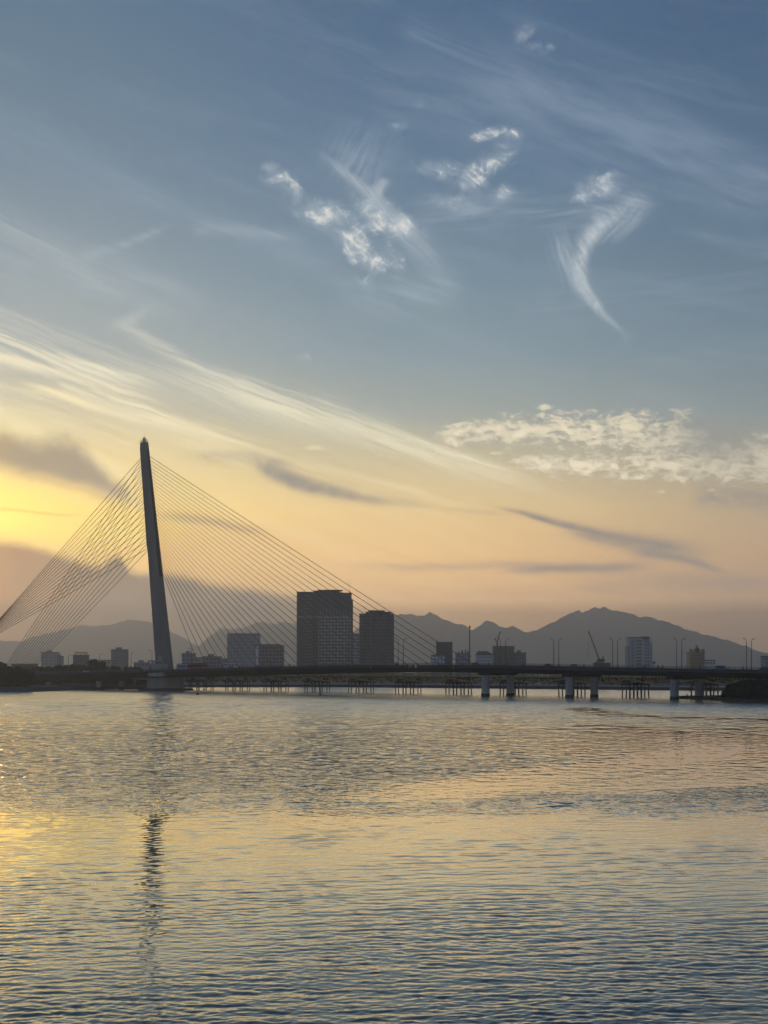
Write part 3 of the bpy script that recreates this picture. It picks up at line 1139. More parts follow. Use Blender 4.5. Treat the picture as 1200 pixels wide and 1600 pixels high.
def bpart(mb, name, m, parent=None, smooth=False):
    return mb.build(name, m, parent or bridge, smooth, OFF if (parent or bridge) is bridge else None)


stations = list(np.arange(430, 1085, 6.0))
rings, road = [], []
for Y in stations:
    t, b = ztop(Y), zbot(Y)
    rings.append([axis(Y, d, z) for d, z in ((-17, t), (-17, t - 1.1), (-11.5, b), (11.5, b), (17, t - 1.1), (17, t), (16.5, t), (16.5, t - .42), (1.3, t - .2), (1.3, t + .1), (-1.3, t + .1), (-1.3, t - .2), (-16.5, t - .42), (-16.5, t))])
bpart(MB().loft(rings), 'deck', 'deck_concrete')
for s in (-1, 1):
    mb = MB()
    for Y0, Y1 in zip(stations[:-1], stations[1:]):
        a = [axis(Y, s * d, ztop(Y) - dz + .006) for Y in (Y0, Y1) for d, dz in ((16.4, .42), (1.4, .2))]
        mb.add(a, [(0, 1, 3, 2)])
    bpart(mb, 'roadway', 'asphalt')
    mb = MB()
    rs = np.arange(430, 1080, 1.9)
    for Y in rs:
        p = axis(Y, s * 16.75, ztop(Y))
        mb.bar(p, p + UPV * .82, .13, .13)
    for h_ in (.42, .82):
        for Y0, Y1 in zip(stations[:-1], stations[1:]):
            mb.bar(axis(Y0, s * 16.75, ztop(Y0) + h_), axis(Y1, s * 16.75, ztop(Y1) + h_), .1, .1)
    bpart(mb, 'railing', 'rail_metal')

# piers: pairs of round columns under a crosshead
for px in (1073, 909, 778, 172, 93, 28):
    Y = st(px)
    for d in (-7.8, 7.8):
        p = axis(Y, d)
        r_ = 1.75 if px == 778 else 1.6
        c = MB().tube(p + UPV * 1.25, p + UPV * (zbot(Y) - 1.1), r_, r_, 24)
        col_ = bpart(c, 'pier', 'pier_concrete', smooth=False)
        w = MB().tube(p + UPV * -1.5, p + UPV * 1.25, r_ + .12, r_ + .12, 24)
        w.build('pile_base', 'wet_concrete', col_)
    a, b = axis(Y, -10.5, zbot(Y) - .55), axis(Y, 10.5, zbot(Y) - .55)
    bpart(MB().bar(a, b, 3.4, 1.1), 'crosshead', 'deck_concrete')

# pile cap, pedestal and pylon
def oct_ring(c, a, b, z, k=.45):
    pts = []
    for i in range(16):
        t = 2 * math.pi * i / 16
        e = 2 / 3.2
        u = math.copysign(abs(math.cos(t)) ** e, math.cos(t)) * a
        v = math.copysign(abs(math.sin(t)) ** e, math.sin(t)) * b
        pts.append(c + T * u + N * v + UPV * z)
    return pts


bpart(MB().loft([oct_ring(base, 14.5, 13.4, -1.5), oct_ring(base, 14.5, 13.4, .9), oct_ring(base, 14.0, 12.9, 1.25)]), 'pile_cap', 'wet_concrete')
bpart(MB().loft([oct_ring(base, 9.8, 9.2, 1.25), oct_ring(base, 9.4, 8.8, 6.5), oct_ring(base, 9.4, 8.8, zbot(PYL) + .3)]), 'pedestal', 'concrete')
ZT = 141.0
LEAN = 21.5


def pyl_c(z):
    return base + T * (LEAN * (z - 8) / (ZT - 8)) + UPV * z


def pyl_dims(z):
    f = (z - 8) / (ZT - 8)
    return 11.8 + (6.0 - 11.8) * f, 4.8 + (2.5 - 4.8) * f


def pyl_ring(z, ex=0.0):
    L_, W_ = pyl_dims(z)
    l, w, ch = L_ / 2, W_ / 2, .55
    c = pyl_c(z)
    return [c + T * u + N * v for u, v in ((-l, -w + ch), (-l + ch, -w), (l - ch, -w), (l + ex, -w + ch), (l + ex, w - ch), (l - ch, w), (-l + ch, w), (-l, w - ch))]


zs = [zbot(PYL), 14, 20, 40, 60, 80, 100, 120, ZT]
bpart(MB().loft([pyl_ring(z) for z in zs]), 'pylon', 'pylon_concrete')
ah = MB()
rr = []
for z in (80.5, 82, 100, 120, 138.5):
    L_, W_ = pyl_dims(z)
    c = pyl_c(z)
    rr.append([c + T * u + N * v for u, v in ((L_ / 2 - .3, -W_ / 2 + .3), (L_ / 2 + .75, -W_ / 2 + .5), (L_ / 2 + .75, W_ / 2 - .5), (L_ / 2 - .3, W_ / 2 - .3))])
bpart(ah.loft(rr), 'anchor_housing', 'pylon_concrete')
rr = []
for z in (64, 80, 100, 120, 137):
    L_, W_ = pyl_dims(z)
    c = pyl_c(z)
    rr.append([c + T * u + N * v for u, v in ((-L_ / 2 + .2, -W_ / 2 + .75), (-L_ / 2 - .3, -W_ / 2 + .85), (-L_ / 2 - .3, W_ / 2 - .85), (-L_ / 2 + .2, W_ / 2 - .75))])
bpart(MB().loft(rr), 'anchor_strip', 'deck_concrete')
for k in range(3):
    z = 16.6
    L_, W_ = pyl_dims(z)
    c = pyl_c(z) - N * (W_ / 2) + T * (2.6 - 2.6 * k)
    bpart(MB().bar(c - T * .8, c + T * .8, .3, .7), 'vent', 'glass_dark')
# pylon head: railing, ring-shaped beacon frame, rods
ct = pyl_c(ZT)
mb = MB()
L_, W_ = pyl_dims(ZT)
cor = [ct + T * (u * (L_ / 2 - .25)) + N * (v * (W_ / 2 - .25)) for u, v in ((-1, -1), (1, -1), (1, 1), (-1, 1), (-1, -1))]
for a, b in zip(cor[:-1], cor[1:]):
    for h_ in (.6, 1.2):
        mb.tube(a + UPV * h_, b + UPV * h_, .07)
    for f in (0, .5):
        q = a.lerp(b, f)
        mb.tube(q, q + UPV * 1.2, .08)
bpart(mb, 'head_railing', 'rail_metal')
mb = MB()
c0 = ct - T * .2 + UPV * 1.5
arc = [c0 + (T * math.cos(t) + UPV * math.sin(t)) * 1.3 for t in np.linspace(-.55, math.pi + .55, 15)]
mb.path(arc, .28, 8)
mb.tube(c0 + UPV * -1.5, c0 + UPV * -.6, .7, .7, 12)
bpart(mb, 'beacon_ring', 'roof_grey')
bpart(MB().disc(c0 + UPV * .1, UPV, .45, .8, 12), 'beacon_lamp', 'lamp_glass')
for u, h_ in ((2.1, 4.2), (-.5, 5.8)):
    bpart(MB().tube(ct + T * u, ct + T * u + UPV * h_, .05), 'lightning_rod', 'rail_metal')

# stay cables
CR = .155
for i in range(30):
    f = i / 29
    zp = 133 + (69.5 - 133) * f
    Yd = st(741) + (st(313) - st(741)) * f
    L_, W_ = pyl_dims(zp)
    a = pyl_c(zp) - T * (L_ / 2 + .2)
    b = axis(Yd, 0, ztop(Yd) + .1)
    mb = MB()
    pts = []
    for k in range(7):
        q = k / 6
        p = a.lerp(b, q)
        p.z -= (.9 * (1 - f) + .15) * 4 * q * (1 - q) * .6      # slight sag
        pts.append(p)
    mb.path(pts, CR, 6)
    cb_ = bpart(mb, 'stay_cable', 'cable_sheath')
    dirv = (pts[-2] - pts[-1]).normalized()
    MB().tube(b - dirv * .6, b + dirv * 2.2, .3, .26, 8).build('anchor_sleeve', 'rail_metal', cb_)


def station_at(px, d):
    """station whose point d metres across is seen at column px"""
    lo, hi = 500.0, 1400.0
    for _ in range(60):
        m_ = (lo + hi) / 2
        p = axis(m_, d)
        if 600 + F * p.x / p.y > px:
            lo = m_
        else:
            hi = m_
    return lo


for d, p_hi, p_lo in ((27, 2, 46), (-27, -75, -112)):
    for i in range(14):
        f = i / 13
        zp = 132.5 + (80.5 - 132.5) * f
        L_, W_ = pyl_dims(zp)
        a = pyl_c(zp) + T * (L_ / 2 + .5) + N * math.copysign(.5, d)
        px = p_hi + (p_lo - p_hi) * f
        Yd = station_at(px, d)
        b = axis(Yd, d, 0)
        b.z = zat(1050, b.y)
        mb = MB()
        pts = []
        for k in range(7):
            q = k / 6
            p = a.lerp(b, q)
            p.z -= 4 * q * (1 - q) * .7
            pts.append(p)
        bpart(mb.path(pts, CR, 6), 'stay_cable', 'cable_sheath')
for d in (27, -27):     # the anchor walls the back stays run into
    Ya, Yb = (station_at(px, d) for px in ((-2, 50) if d > 0 else (-70, -118)))
    a, b = axis(Ya, d, 4.5), axis(Yb, d, 4.5)
    bpart(MB().bar(a, b, 3.0, 11.5), 'anchor_wall', 'concrete')

# stair house beside the pylon foot
g0 = at(245.5, 1045, 806)
g0.z = zbot(PYL) + .2
gm = MB()
zt_ = ztop(PYL)
w_ = 4.6


def gbox(u0, u1, v0, v1, z0, z1):
    gm.add([g0 + T * u + N * v + UPV * (z - g0.z) for z in (z0, z1) for u, v in ((u0, v0), (u1, v0), (u1, v1), (u0, v1))], [(0, 3, 2, 1), (4, 5, 6, 7), (0, 1, 5, 4), (1, 2, 6, 5), (2, 3, 7, 6), (3, 0, 4, 7)])


gbox(-8, 6.5, -1.5, 1.5, zt_ - 3.2, zt_ + 3.6)
for u in (-3.2, 0.2, 3.4, 6.2):
    gbox(u - .3, u + .3, -1.5, -1.1, zt_ + 3.6, zt_ + 5.0)
    gbox(u - .3, u + .3, 1.1, 1.5, zt_ + 3.6, zt_ + 5.0)
gbox(-3.8, 6.6, -1.6, 1.6, zt_ + 5.0, zt_ + 5.6)
gbox(-3.8, -2.0, -.8, .8, zt_ + 5.6, zt_ + 8.2)
sh = bpart(gm, 'stair_house', 'concrete')
for u, z in ((4.4, .6), (4.4, -.6)):
    MB().bar(g0 + OFF * 0 + T * (u - 1) - N * 1.52 + UPV * (zt_ + z - g0.z + .8), g0 + T * (u + 1) - N * 1.52 + UPV * (zt_ + z - g0.z + .8), .12, .5).build('opening', 'glass_dark', sh)

# small fittings on the deck edge
for px, w, h_, m_, nm, lb in ((643.5, 2.2, 1.2, 'marker_amber', 'navigation_board', 'small amber board hung on the bridge edge near mid-span'), (652, 1.2, 1.3, 'marker_white', 'navigation_board', 'small white board hung on the bridge edge beside the amber board')):
    Y = kerb_station(px)
    p = axis(Y, -17.12, ztop(Y) - .65)
    t_ = thing(nm, lb, 'sign', p)
    MB().bar(-T * w / 2, T * w / 2, .08, h_).build('panel', m_, t_)
    MB().bar(-T * w / 2 + N * .06 + UPV * h_ * .3, T * w / 2 + N * .06 + UPV * h_ * .3, .05, .08).build('bracket', 'rail_metal', t_)
for px in (582, 711):
    Y = kerb_station(px)
    p = axis(Y, -17.1, ztop(Y) - .2)
    bpart(MB().path([p, p - UPV * .9 + T * .15, p - UPV * 1.6], .09, 6), 'drain_pipe', 'marker_white')

# ------------------------------------------------------------------ the old truss bridge behind
TC = 675.0
tb0 = axis(700, 0, 0, TC)
truss = thing('truss_bridge', 'old low yellow steel truss bridge on concrete legs behind the cable-stayed bridge', 'bridge', tb0)
TOFF = -tb0
TD = 5.9
nodesY = [621.5 + 3.97 + 25.98 * j for j in range(-4, 12)]


def tz(q):
    k = 4 * q * (1 - q)
    return 7.4 - 1.55 * k, 8.5 + 1.45 * k      # lower and upper chord


for Y0, Y1 in zip(nodesY[:-1], nodesY[1:]):
    n = 10
    for d in (-TD, TD):
        mb = MB()
        lo = [axis(Y0 + (Y1 - Y0) * i / n, d, tz(i / n)[0], TC) for i in range(n + 1)]
        hi = [axis(Y0 + (Y1 - Y0) * i / n, d, tz(i / n)[1], TC) for i in range(n + 1)]
        for i in range(n):
            mb.bar(lo[i], lo[i + 1], .4, .5)
            mb.bar(hi[i], hi[i + 1], .4, .5)
            mb.bar(lo[i], hi[i], .3, .3)
            if i % 2:
                mb.bar(lo[i], hi[i + 1], .28, .28)
            else:
                mb.bar(hi[i], lo[i + 1], .28, .28)
        mb.build('truss', 'yellow_steel', truss, loc=TOFF)
    a, b = axis(Y0, 0, 7.95, TC), axis(Y1, 0, 7.95, TC)
    mb = MB().bar(a, b, 2 * TD - .5, .5)
    for i in range(n + 1):
        c = a.lerp(b, i / n) - UPV * .45
        mb.bar(c - N * (TD - .2), c + N * (TD - .2), .3, .4)
    mb.build('bridge_floor', 'truss_deck', truss, loc=TOFF)
for Y in nodesY:
    p = axis(Y, 0, 0, TC)
    cap = MB()
    for r_ in (-1.05, 1.05):
        cap.bar(p + T * r_ - N * 7.9 + UPV * 5.35, p + T * r_ + N * 7.9 + UPV * 5.35, .7, .7)
    for d in (-TD, TD):
        cap.bar(p - T * 1.6 + N * d + UPV * 6.35, p + T * 1.6 + N * d + UPV * 6.35, 1.0, 1.4)
    for d in (-2.5, 2.5):
        for s in (-1, 1):
            cap.bar(p + N * (d + s * .2) + UPV * 3.0, p + N * (d + s * 2.1) + UPV * 5.1, .45, .5)
    cp = cap.build('pier_cap', 'leg_concrete', truss, loc=TOFF)
    for r_ in (-1.05, 1.05):
        for k in range(4):
            d = (k - 1.5) * 5.05
            th = .62 if k in (1, 2) else .5
            q = p + T * r_ + N * d
            MB().bar(q - UPV * 1.2, q + UPV * 5.0, th, th).build('leg', 'leg_concrete', cp)
# ------------------------------------------------------------------ city behind the bridges
GZ = 2.2


def window_grid(root, m, xs, zs, w, h, y=-.14, name='window', t=.3):
    me = MB().box(-w / 2, w / 2, y, y + t, -h / 2, h / 2).mesh(name, m)
    n = 0
    for z in zs:
        for x in xs:
            link(name, me, root, (x, 0, z))
            n += 1
    return n


def building(name, label, px0, px1, top, Y, depth, wall, cols, win='glass_dark', wf=(.6, .5), fl=3.4, rz=0.0, cat='building', roof='roof_grey', slabs=False, plant=True, zmin=None, round_=0):
    """a block with parapet, roof plant and its own windows on every floor that shows above the bridge"""
    w = (px1 - px0) / F * Y
    h = zat(top, Y) - GZ
    root = thing(name, label, cat, (xat((px0 + px1) / 2, Y), Y, GZ), rz)
    if round_:
        k = round_
        poly = [(-w / 2 + k, 0), (w / 2 - k, 0), (w / 2, k), (w / 2, depth - k), (w / 2 - k, depth), (-w / 2 + k, depth), (-w / 2, depth - k), (-w / 2, k)]
        MB().prism(poly, 0, h - .8).build('wall', wall, root)
        MB().prism([(x * 1.015, y) for x, y in poly], h - .8, h).build('parapet', roof, root)
    else:
        MB().box(-w / 2, w / 2, 0, depth, 0, h - .8).build('wall', wall, root)
        MB().box(-w / 2 - .25, w / 2 + .25, -.25, depth + .25, h - .8, h).build('parapet', roof, root)
    if plant:
        MB().box(-w * .22, w * .1, depth * .3, depth * .7, h, h + 2.2).build('roof_plant', wall, root)
    z0 = (zat(1042, Y) if zmin is None else zmin) - GZ
    nf = int((h - 2.2 - z0) / fl)
    zs = [h - 2.6 - fl * i for i in range(max(1, nf + 1))]
    x0 = -w / 2 + k_ if (k_ := (round_ or 0)) else -w / 2
    ww = w - 2 * k_
    xs = [x0 + ww * (i + .5) / cols for i in range(cols)]
    if cols:
        window_grid(root, win, xs, zs, ww / cols * wf[0], fl * wf[1])
    if slabs:
        for z in zs:
            MB().box(-w / 2 - .1, w / 2 + .1, -.55, -.003, z - fl * .5 - .2, z - fl * .5 + .2).build('balcony', 'slab_white', root)
    return root, w, h


# left of the pylon
building('apartment_block', 'pale blank-sided block, leftmost of the buildings on the skyline', 64, 88.5, 1019, 1700, 14, 'wall_pale', 4, 'wall_grey', (.4, .35), 3.6)
building('apartment_block', 'narrow pale block joined to the right side of the leftmost building', 88.7, 96, 1025, 1702, 12, 'wall_bluegrey', 2, 'glass_blue', (.5, .5))
r_, w_, h_ = building('office_block', 'dark small block with open roof frame left of the pylon', 114, 135, 1023, 1500, 14, 'wall_dark', 4, 'glass_blue', (.6, .5), plant=False)
mb = MB()
for x in (-w_ * .35, -w_ * .1, w_ * .15, w_ * .38):
    for y in (2, 10):
        mb.box(x - .2, x + .2, y - .2, y + .2, h_, h_ + 2.2)
mb.box(-w_ * .42, w_ * .42, 1.5, 10.5, h_ + 2.2, h_ + 2.7)
mb.build('roof_frame', 'roof_brown', r_)
building('apartment_tower', 'tall grey tower with cut corners left of the pylon', 172.5, 198, 1014.5, 1650, 16, 'wall_grey', 4, 'glass_blue', (.5, .45), 3.4, round_=4)
building('house_block', 'low white house between the big tree and the grey tower', 154, 172, 1031, 1400, 12, 'wall_pale', 4, 'glass_dark', (.5, .5), plant=False)
building('house_block', 'low grey house just left of the pylon foot', 209, 231, 1035, 1350, 12, 'wall_bluegrey', 5, 'glass_dark', (.5, .5))
building('house_block', 'low flat shed roof among the trees at the left edge', 18, 53, 1037, 1250, 14, 'wall_brown', 6, 'glass_dark', (.6, .4), plant=False)
# right of the pylon
r_, w_, h_ = building('office_block', 'grey flat block just right of the pylon foot', 284, 303, 1020.5, 1400, 14, 'wall_bluegrey', 3, 'glass_dark', (.5, .4), 3.6)
building('house_block', 'stepped low white house under the steepest cables', 303.2, 314, 1027, 1402, 12, 'wall_pale', 3, 'glass_dark', (.5, .4), 3.4, plant=False)
building('house_block', 'low grey building with slanted roof plant left of the pale tower', 316, 344, 1025.5, 1380, 14, 'wall_grey', 5, 'glass_dark', (.6, .4), 3.4)
building('house_block', 'small dark-roofed house between the low grey building and the pale tower', 344.4, 354, 1029, 1375, 12, 'wall_bluegrey', 2, 'glass_dark', (.5, .4), 3.4, plant=False)
building('house_block', 'white low house with awning in front of the pale tower', 352, 372, 1034, 1250, 10, 'wall_white', 4, 'glass_dark', (.6, .5), 3.2, plant=False, roof='roof_grey')
building('apartment_tower', 'pale slim-windowed tower behind the cables, left of the lower block', 355, 406, 989.5, 1800, 22, 'wall_bluegrey', 11, 'glass_blue', (.5, .5), 3.9, rz=R(3), zmin=zat(1030, 1800), plant=False)
r_, w_, h_ = building('hotel_block', 'dark square-windowed block with bright corner column under the cables', 397.5, 442, 1008, 1450, 20, 'wall_grey', 8, 'glass_dark', (.72, .6), 3.5, plant=False)
MB().box(-w_ / 2 + 1.2, -w_ / 2 + 4.2, -.5, -.15, 14, h_ - 1.2).build('corner_column', 'slab_white', r_)
MB().box(-w_ / 2 - .3, w_ / 2 - 3, -.3, 20.3, h_ + .003, h_ + .9).build('cornice', 'roof_grey', r_)

# the big tower
Y1_ = 1500.0
K1 = Y1_ / F


def tx(px): return (px - 506.5) * K1
def tzv(py): return zat(py, Y1_) - GZ


t1 = thing('residential_tower', 'tallest dark high-rise with white balcony grid on its right face', 'high-rise', (xat(506.5, Y1_), Y1_, GZ))
mb = MB()
mb.box(tx(463.5), tx(475), 1.2, 26, 0, tzv(925.5))
mb.box(tx(475), tx(487.5), 2.4, 25, 0, tzv(926))
mb.box(tx(487.5), tx(548.5), 0, 27, 0, tzv(927.5))
mb.box(tx(548.5), tx(550.8), 2, 24, 0, tzv(936))
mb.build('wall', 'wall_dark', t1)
mb = MB().box(tx(497.2), tx(548.2), -.12, .12, tzv(1042), tzv(963.6))
mb.build('balcony_face', 'wall_pale', t1)
mb = MB()
mb.box(tx(463), tx(488), .9, 26.5, tzv(925.5), tzv(924.4))
mb.box(tx(490), tx(549), -.4, 27.5, tzv(927.5), tzv(926))
mb.build('parapet', 'roof_brown', t1)
mb = MB()
mb.box(tx(489), tx(530), 4, 22, tzv(926), tzv(922.4))
mb.box(tx(496), tx(520), 8, 18, tzv(922.4), tzv(920.8))
mb.build('roof_plant', 'roof_brown', t1)
mb = MB().box(tx(508), tx(535), 2, 20, tzv(921.9), tzv(921.1))
for px in (531, 534):
    mb.box(tx(px) - .2, tx(px) + .2, 3, 3.4, tzv(926), tzv(921.9))
mb.build('roof_canopy', 'roof_grey', t1)
MB().tube((tx(545.7), 14, tzv(926)), (tx(545.7), 14, tzv(905)), .22, .1, 6).build('antenna', 'rail_metal', t1)
MB().box(tx(463.3), tx(497), -.25, -.02, tzv(964.2), tzv(963.2)).build('ledge', 'wall_pale', t1)
window_grid(t1, 'glass_dark', [tx(497.4 + 10.1 * (i + .5)) for i in range(5)], [tzv(967.3 + 5.05 * j) for j in range(15)], 8.9 * K1, 3.7 * K1, y=-.2, t=.18)
me = MB().box(-.22, .22, -.34, -.2, -3.7 * K1 / 2, 3.7 * K1 / 2).mesh('mullion', 'wall_pale')
for w in [o for o in COL.objects if o.parent == t1 and o.name.startswith('window')]:
    link('mullion', me, w)
window_grid(t1, 'wall_grey', [tx(500.5 + 5.05 * i) for i in range(10)], [tzv(957.8)], .9, 11 * K1, y=-.5, name='fin', t=.38)
window_grid(t1, 'glass_dark', [tx(499.2 + 5.05 * i) for i in range(10)], [tzv(931.5)], 3.6 * K1, 1.2 * K1, y=-.15, name='louvre', t=.2)
window_grid(t1, 'wall_grey', [tx(481.2)], [tzv(931 + 5.05 * j) for j in range(22)], 12 * K1, 1.3 * K1, y=.9, name='balcony', t=1.4)
window_grid(t1, 'glass_dark', [tx(491), tx(494.5)], [tzv(968 + 5.05 * j) for j in range(14)], 1.6 * K1, 2.2 * K1, y=-.1, name='small_window', t=.2)

building('apartment_tower', 'pale louvred building seen in the gap between the two dark high-rises', 549, 562, 990, 1750, 18, 'wall_bluegrey', 2, 'glass_blue', (.7, .45), 3.8, slabs=True, plant=False)

# the second dark tower
Y2_ = 1450.0
K2 = Y2_ / F
t2 = thing('residential_tower', 'dark high-rise with ribbed rounded faces, shorter of the two', 'high-rise', (xat(588.5, Y2_), Y2_, GZ))


def t2z(py): return zat(py, Y2_) - GZ


hw = 27.3 * K2
poly = []
for k in range(5):          # five shallow bowed bays along the front
    a0 = -hw + 2 * hw * k / 5
    wd = 2 * hw / 5
    bow = (2.6, .9, 0, .9, 2.6)[k]
    for q in (0.04, .25, .5, .75, .96):
        poly.append((a0 + wd * q, bow - .9 * math.sin(math.pi * q)))
poly += [(hw, 8), (hw, 20), (hw - 5, 25), (-hw + 5, 25), (-hw, 20), (-hw, 8)]
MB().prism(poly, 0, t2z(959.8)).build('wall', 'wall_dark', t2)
MB().prism(poly, t2z(959.8), t2z(958.6), 1.015).build('parapet', 'roof_brown', t2)
mb = MB()
mb.box(tx(0) * 0 + -17.5 * K2, 22 * K2, 4, 20, t2z(958.6), t2z(955.6))
mb.box(-13 * K2, 13 * K2, 6, 18, t2z(955.6), t2z(953.2))
mb.box(14 * K2, 25 * K2, 3, 20, t2z(956.4), t2z(955.6))
mb.build('roof_plant', 'roof_brown', t2)
for k in range(5):
    bow = (2.6, .9, 0, .9, 2.6)[k] - .95
    x = -hw + 2 * hw * (k + .5) / 5
    window_grid(t2, 'glass_dark', [x], [t2z(963.5 + 5.1 * j) for j in range(16)], 4.6, 1.7, y=bow, t=.3)
building('shop_block', 'low pale podium at the foot of the shorter dark high-rise', 562, 617, 1035.5, 1440, 6, 'wall_grey', 10, 'glass_dark', (.6, .5), 3.2, plant=False)
building('office_block', 'plain dark slab building behind the white house right of the cables', 682.5, 707, 1003, 1350, 16, 'wall_dark', 5, 'glass_dark', (.6, .4), 3.4, plant=False)
building('house_block', 'small white house with square windows before the plain dark slab', 674, 695.5, 1023, 1250, 10, 'wall_bluegrey', 4, 'slab_white', (.55, .6), 3.0, plant=False)
r_, w_, h_ = building('office_block', 'blue-grey building with spiky roof plant beside the tall thin mast', 712.5, 734.5, 1020.5, 1300, 12, 'wall_bluegrey', 5, 'glass_dark', (.5, .4), 3.2, plant=False)
for k, (x, q, s) in enumerate(((-.3, 1.6, 1.2), (-.05, 2.4, 1.6), (.18, 3.4, .8), (.34, 2.0, 1.4))):
    MB().box(w_ * x - s / 2, w_ * x + s / 2, 3, 3 + s, h_, h_ + q).build('water_tank', 'roof_grey', r_)
r_, w_, h_ = building('office_block', 'white block with dark sloped roof between the mast and the olive building', 744.3, 770, 1022.5, 1350, 14, 'wall_white', 9, 'wall_bluegrey', (.6, .6), 3.2, plant=False)
MB().loft([[(-w_ / 2, 0, h_), (w_ / 2, 0, h_), (w_ / 2, 14, h_), (-w_ / 2, 14, h_)], [(-w_ * .38, 3, h_ + 3.0), (w_ * .2, 3, h_ + 3.0), (w_ * .2, 11, h_ + 3.0), (-w_ * .38, 11, h_ + 3.0)]]).build('roof', 'roof_grey', r_)
olive, ow, oh = building('office_block', 'broad olive-brown block with a crane on its roof', 772, 803.5, 1009.5, 1400, 22, 'wall_olive', 8, 'glass_dark', (.35, .3), 3.4, plant=False)
building('office_block', 'lower stepped grey block joined to the right of the olive building', 803.7, 822, 1019.5, 1402, 18, 'wall_grey', 5, 'glass_dark', (.5, .45), 3.2)
r_, w_, h_ = building('apartment_tower', 'white tower with diagonal dark balconies, alone on the right skyline', 984, 1015.5, 995.5, 1350, 20, 'wall_pale', 0, plant=False, roof='roof_grey')
X18 = 1350 / F
window_grid(r_, 'glass_blue', [(1000 - 999.75 + q) * X18 for q in (-3.4, .3)], [h_ - 3.5 - 3.05 * j for j in range(9)], 2.6, 1.6, name='balcony')
window_grid(r_, 'glass_blue', [(988.5 - 999.75) * X18], [h_ - 4 - 3.05 * j for j in range(9)], 1.4, 1.2)
window_grid(r_, 'glass_blue', [(1009.5 - 999.75) * X18, (1013 - 999.75) * X18], [h_ - 4 - 3.05 * j for j in range(9)], 1.5, 1.7)
MB().box((980.3 - 999.75) * X18, (983.95 - 999.75) * X18, 3, 15, 0, zat(1010, 1350) - GZ).build('side_wing', 'wall_pale', r_)
mb = MB().box((1015.55 - 999.75) * X18, (1020 - 999.75) * X18, 2, 16, 0, zat(1004, 1350) - GZ)
mb.box((1019.2 - 999.75) * X18, (1020 - 999.75) * X18, 2, 2.6, zat(1004, 1350) - GZ, zat(1000, 1350) - GZ)
mb.box((1015.55 - 999.75) * X18, (1020 - 999.75) * X18, 2, 2.6, zat(1000, 1350) - GZ, zat(999.3, 1350) - GZ)
mb.build('side_wing', 'wall_pale', r_)
MB().box((1004 - 999.75) * X18, (1014 - 999.75) * X18, -.4, 10, h_ - 2.2, h_ + .5).build('roof_band', 'roof_grey', r_)
r_, w_, h_ = building('ornate_hotel', 'yellow building with stepped crown and dome on the right skyline', 1079, 1101, 1018.5, 1200, 16, 'wall_yellow', 6, 'wall_olive', (.4, .5), 3.3, plant=False, roof='wall_yellow')
mb = MB()
for x0, x1, q in ((-.5, -.34, 2.2), (-.16, .16, 2.6), (.36, .5, 2.2), (-.09, .09, 3.6)):
    mb.box(w_ * x0, w_ * x1, .2, 6, h_ + .003, h_ + q)
mb.build('crown', 'wall_yellow', r_)
MB().loft([[(math.cos(t) * r0, 3 + math.sin(t) * r0, h_ + 3.6 + z) for t in np.linspace(0, 6.283, 13)[:-1]] for r0, z in ((.8, 0), (1.0, .7), (.7, 1.4), (.12, 2.0))]).build('dome', 'roof_grey', r_)
building('house_block', 'low white building joined to the right of the yellow hotel', 1101.3, 1118, 1031, 1202, 12, 'wall_white', 4, 'glass_dark', (.45, .4), 3.4, plant=False)
building('office_block', 'blue-grey block cut off by the right edge of the view', 1195, 1216, 1024.5, 1250, 14, 'wall_bluegrey', 5, 'glass_blue', (.5, .5), 3.2, plant=False)
building('site_building', 'long low dark building below the leaning crane boom', 931, 954, 1035.5, 1000, 12, 'wall_dark', 7, 'glass_blue', (.5, .4), 3.0, plant=False)

# mast, cranes
t_ = thing('radio_mast', 'tall thin mast standing alone right of the cables', 'mast', (xat(733.7, 1250), 1250, GZ))
MB().tube((0, 0, 0), (0, 0, zat(979, 1250) - GZ), .72, .4, 8).build('pole', 'roof_grey', t_)
MB().tube((0, 0, zat(1026, 1250) - GZ), (0, 0, zat(1024.6, 1250) - GZ), 1.5, 1.5, 8).build('platform', 'roof_grey', t_)
MB().tube((0, 0, zat(981, 1250) - GZ), (0, 0, zat(978, 1250) - GZ), .8, .8, 8).build('antenna', 'roof_grey', t_)


def lattice(p0, p1, w0, w1, n, r):
    p0, p1 = Vector(p0), Vector(p1)
    d = (p1 - p0).normalized()
    a = d.orthogonal().normalized()
    b = d.cross(a)
    mb = MB()
    pr = None
    for i in range(n + 1):
        f = i / n
        c = p0.lerp(p1, f)
        w = w0 + (w1 - w0) * f
        q = [c + (a * x + b * y) * w / 2 for x, y in ((-1, -1), (1, -1), (1, 1), (-1, 1))]
        for k in range(4):
            mb.tube(q[k], q[(k + 1) % 4], r * .7, n=4)
            if pr:
                mb.tube(pr[k], q[k], r, n=4)
                mb.tube(pr[k], q[(k + 1) % 4], r * .7, n=4)
        pr = q
    return mb


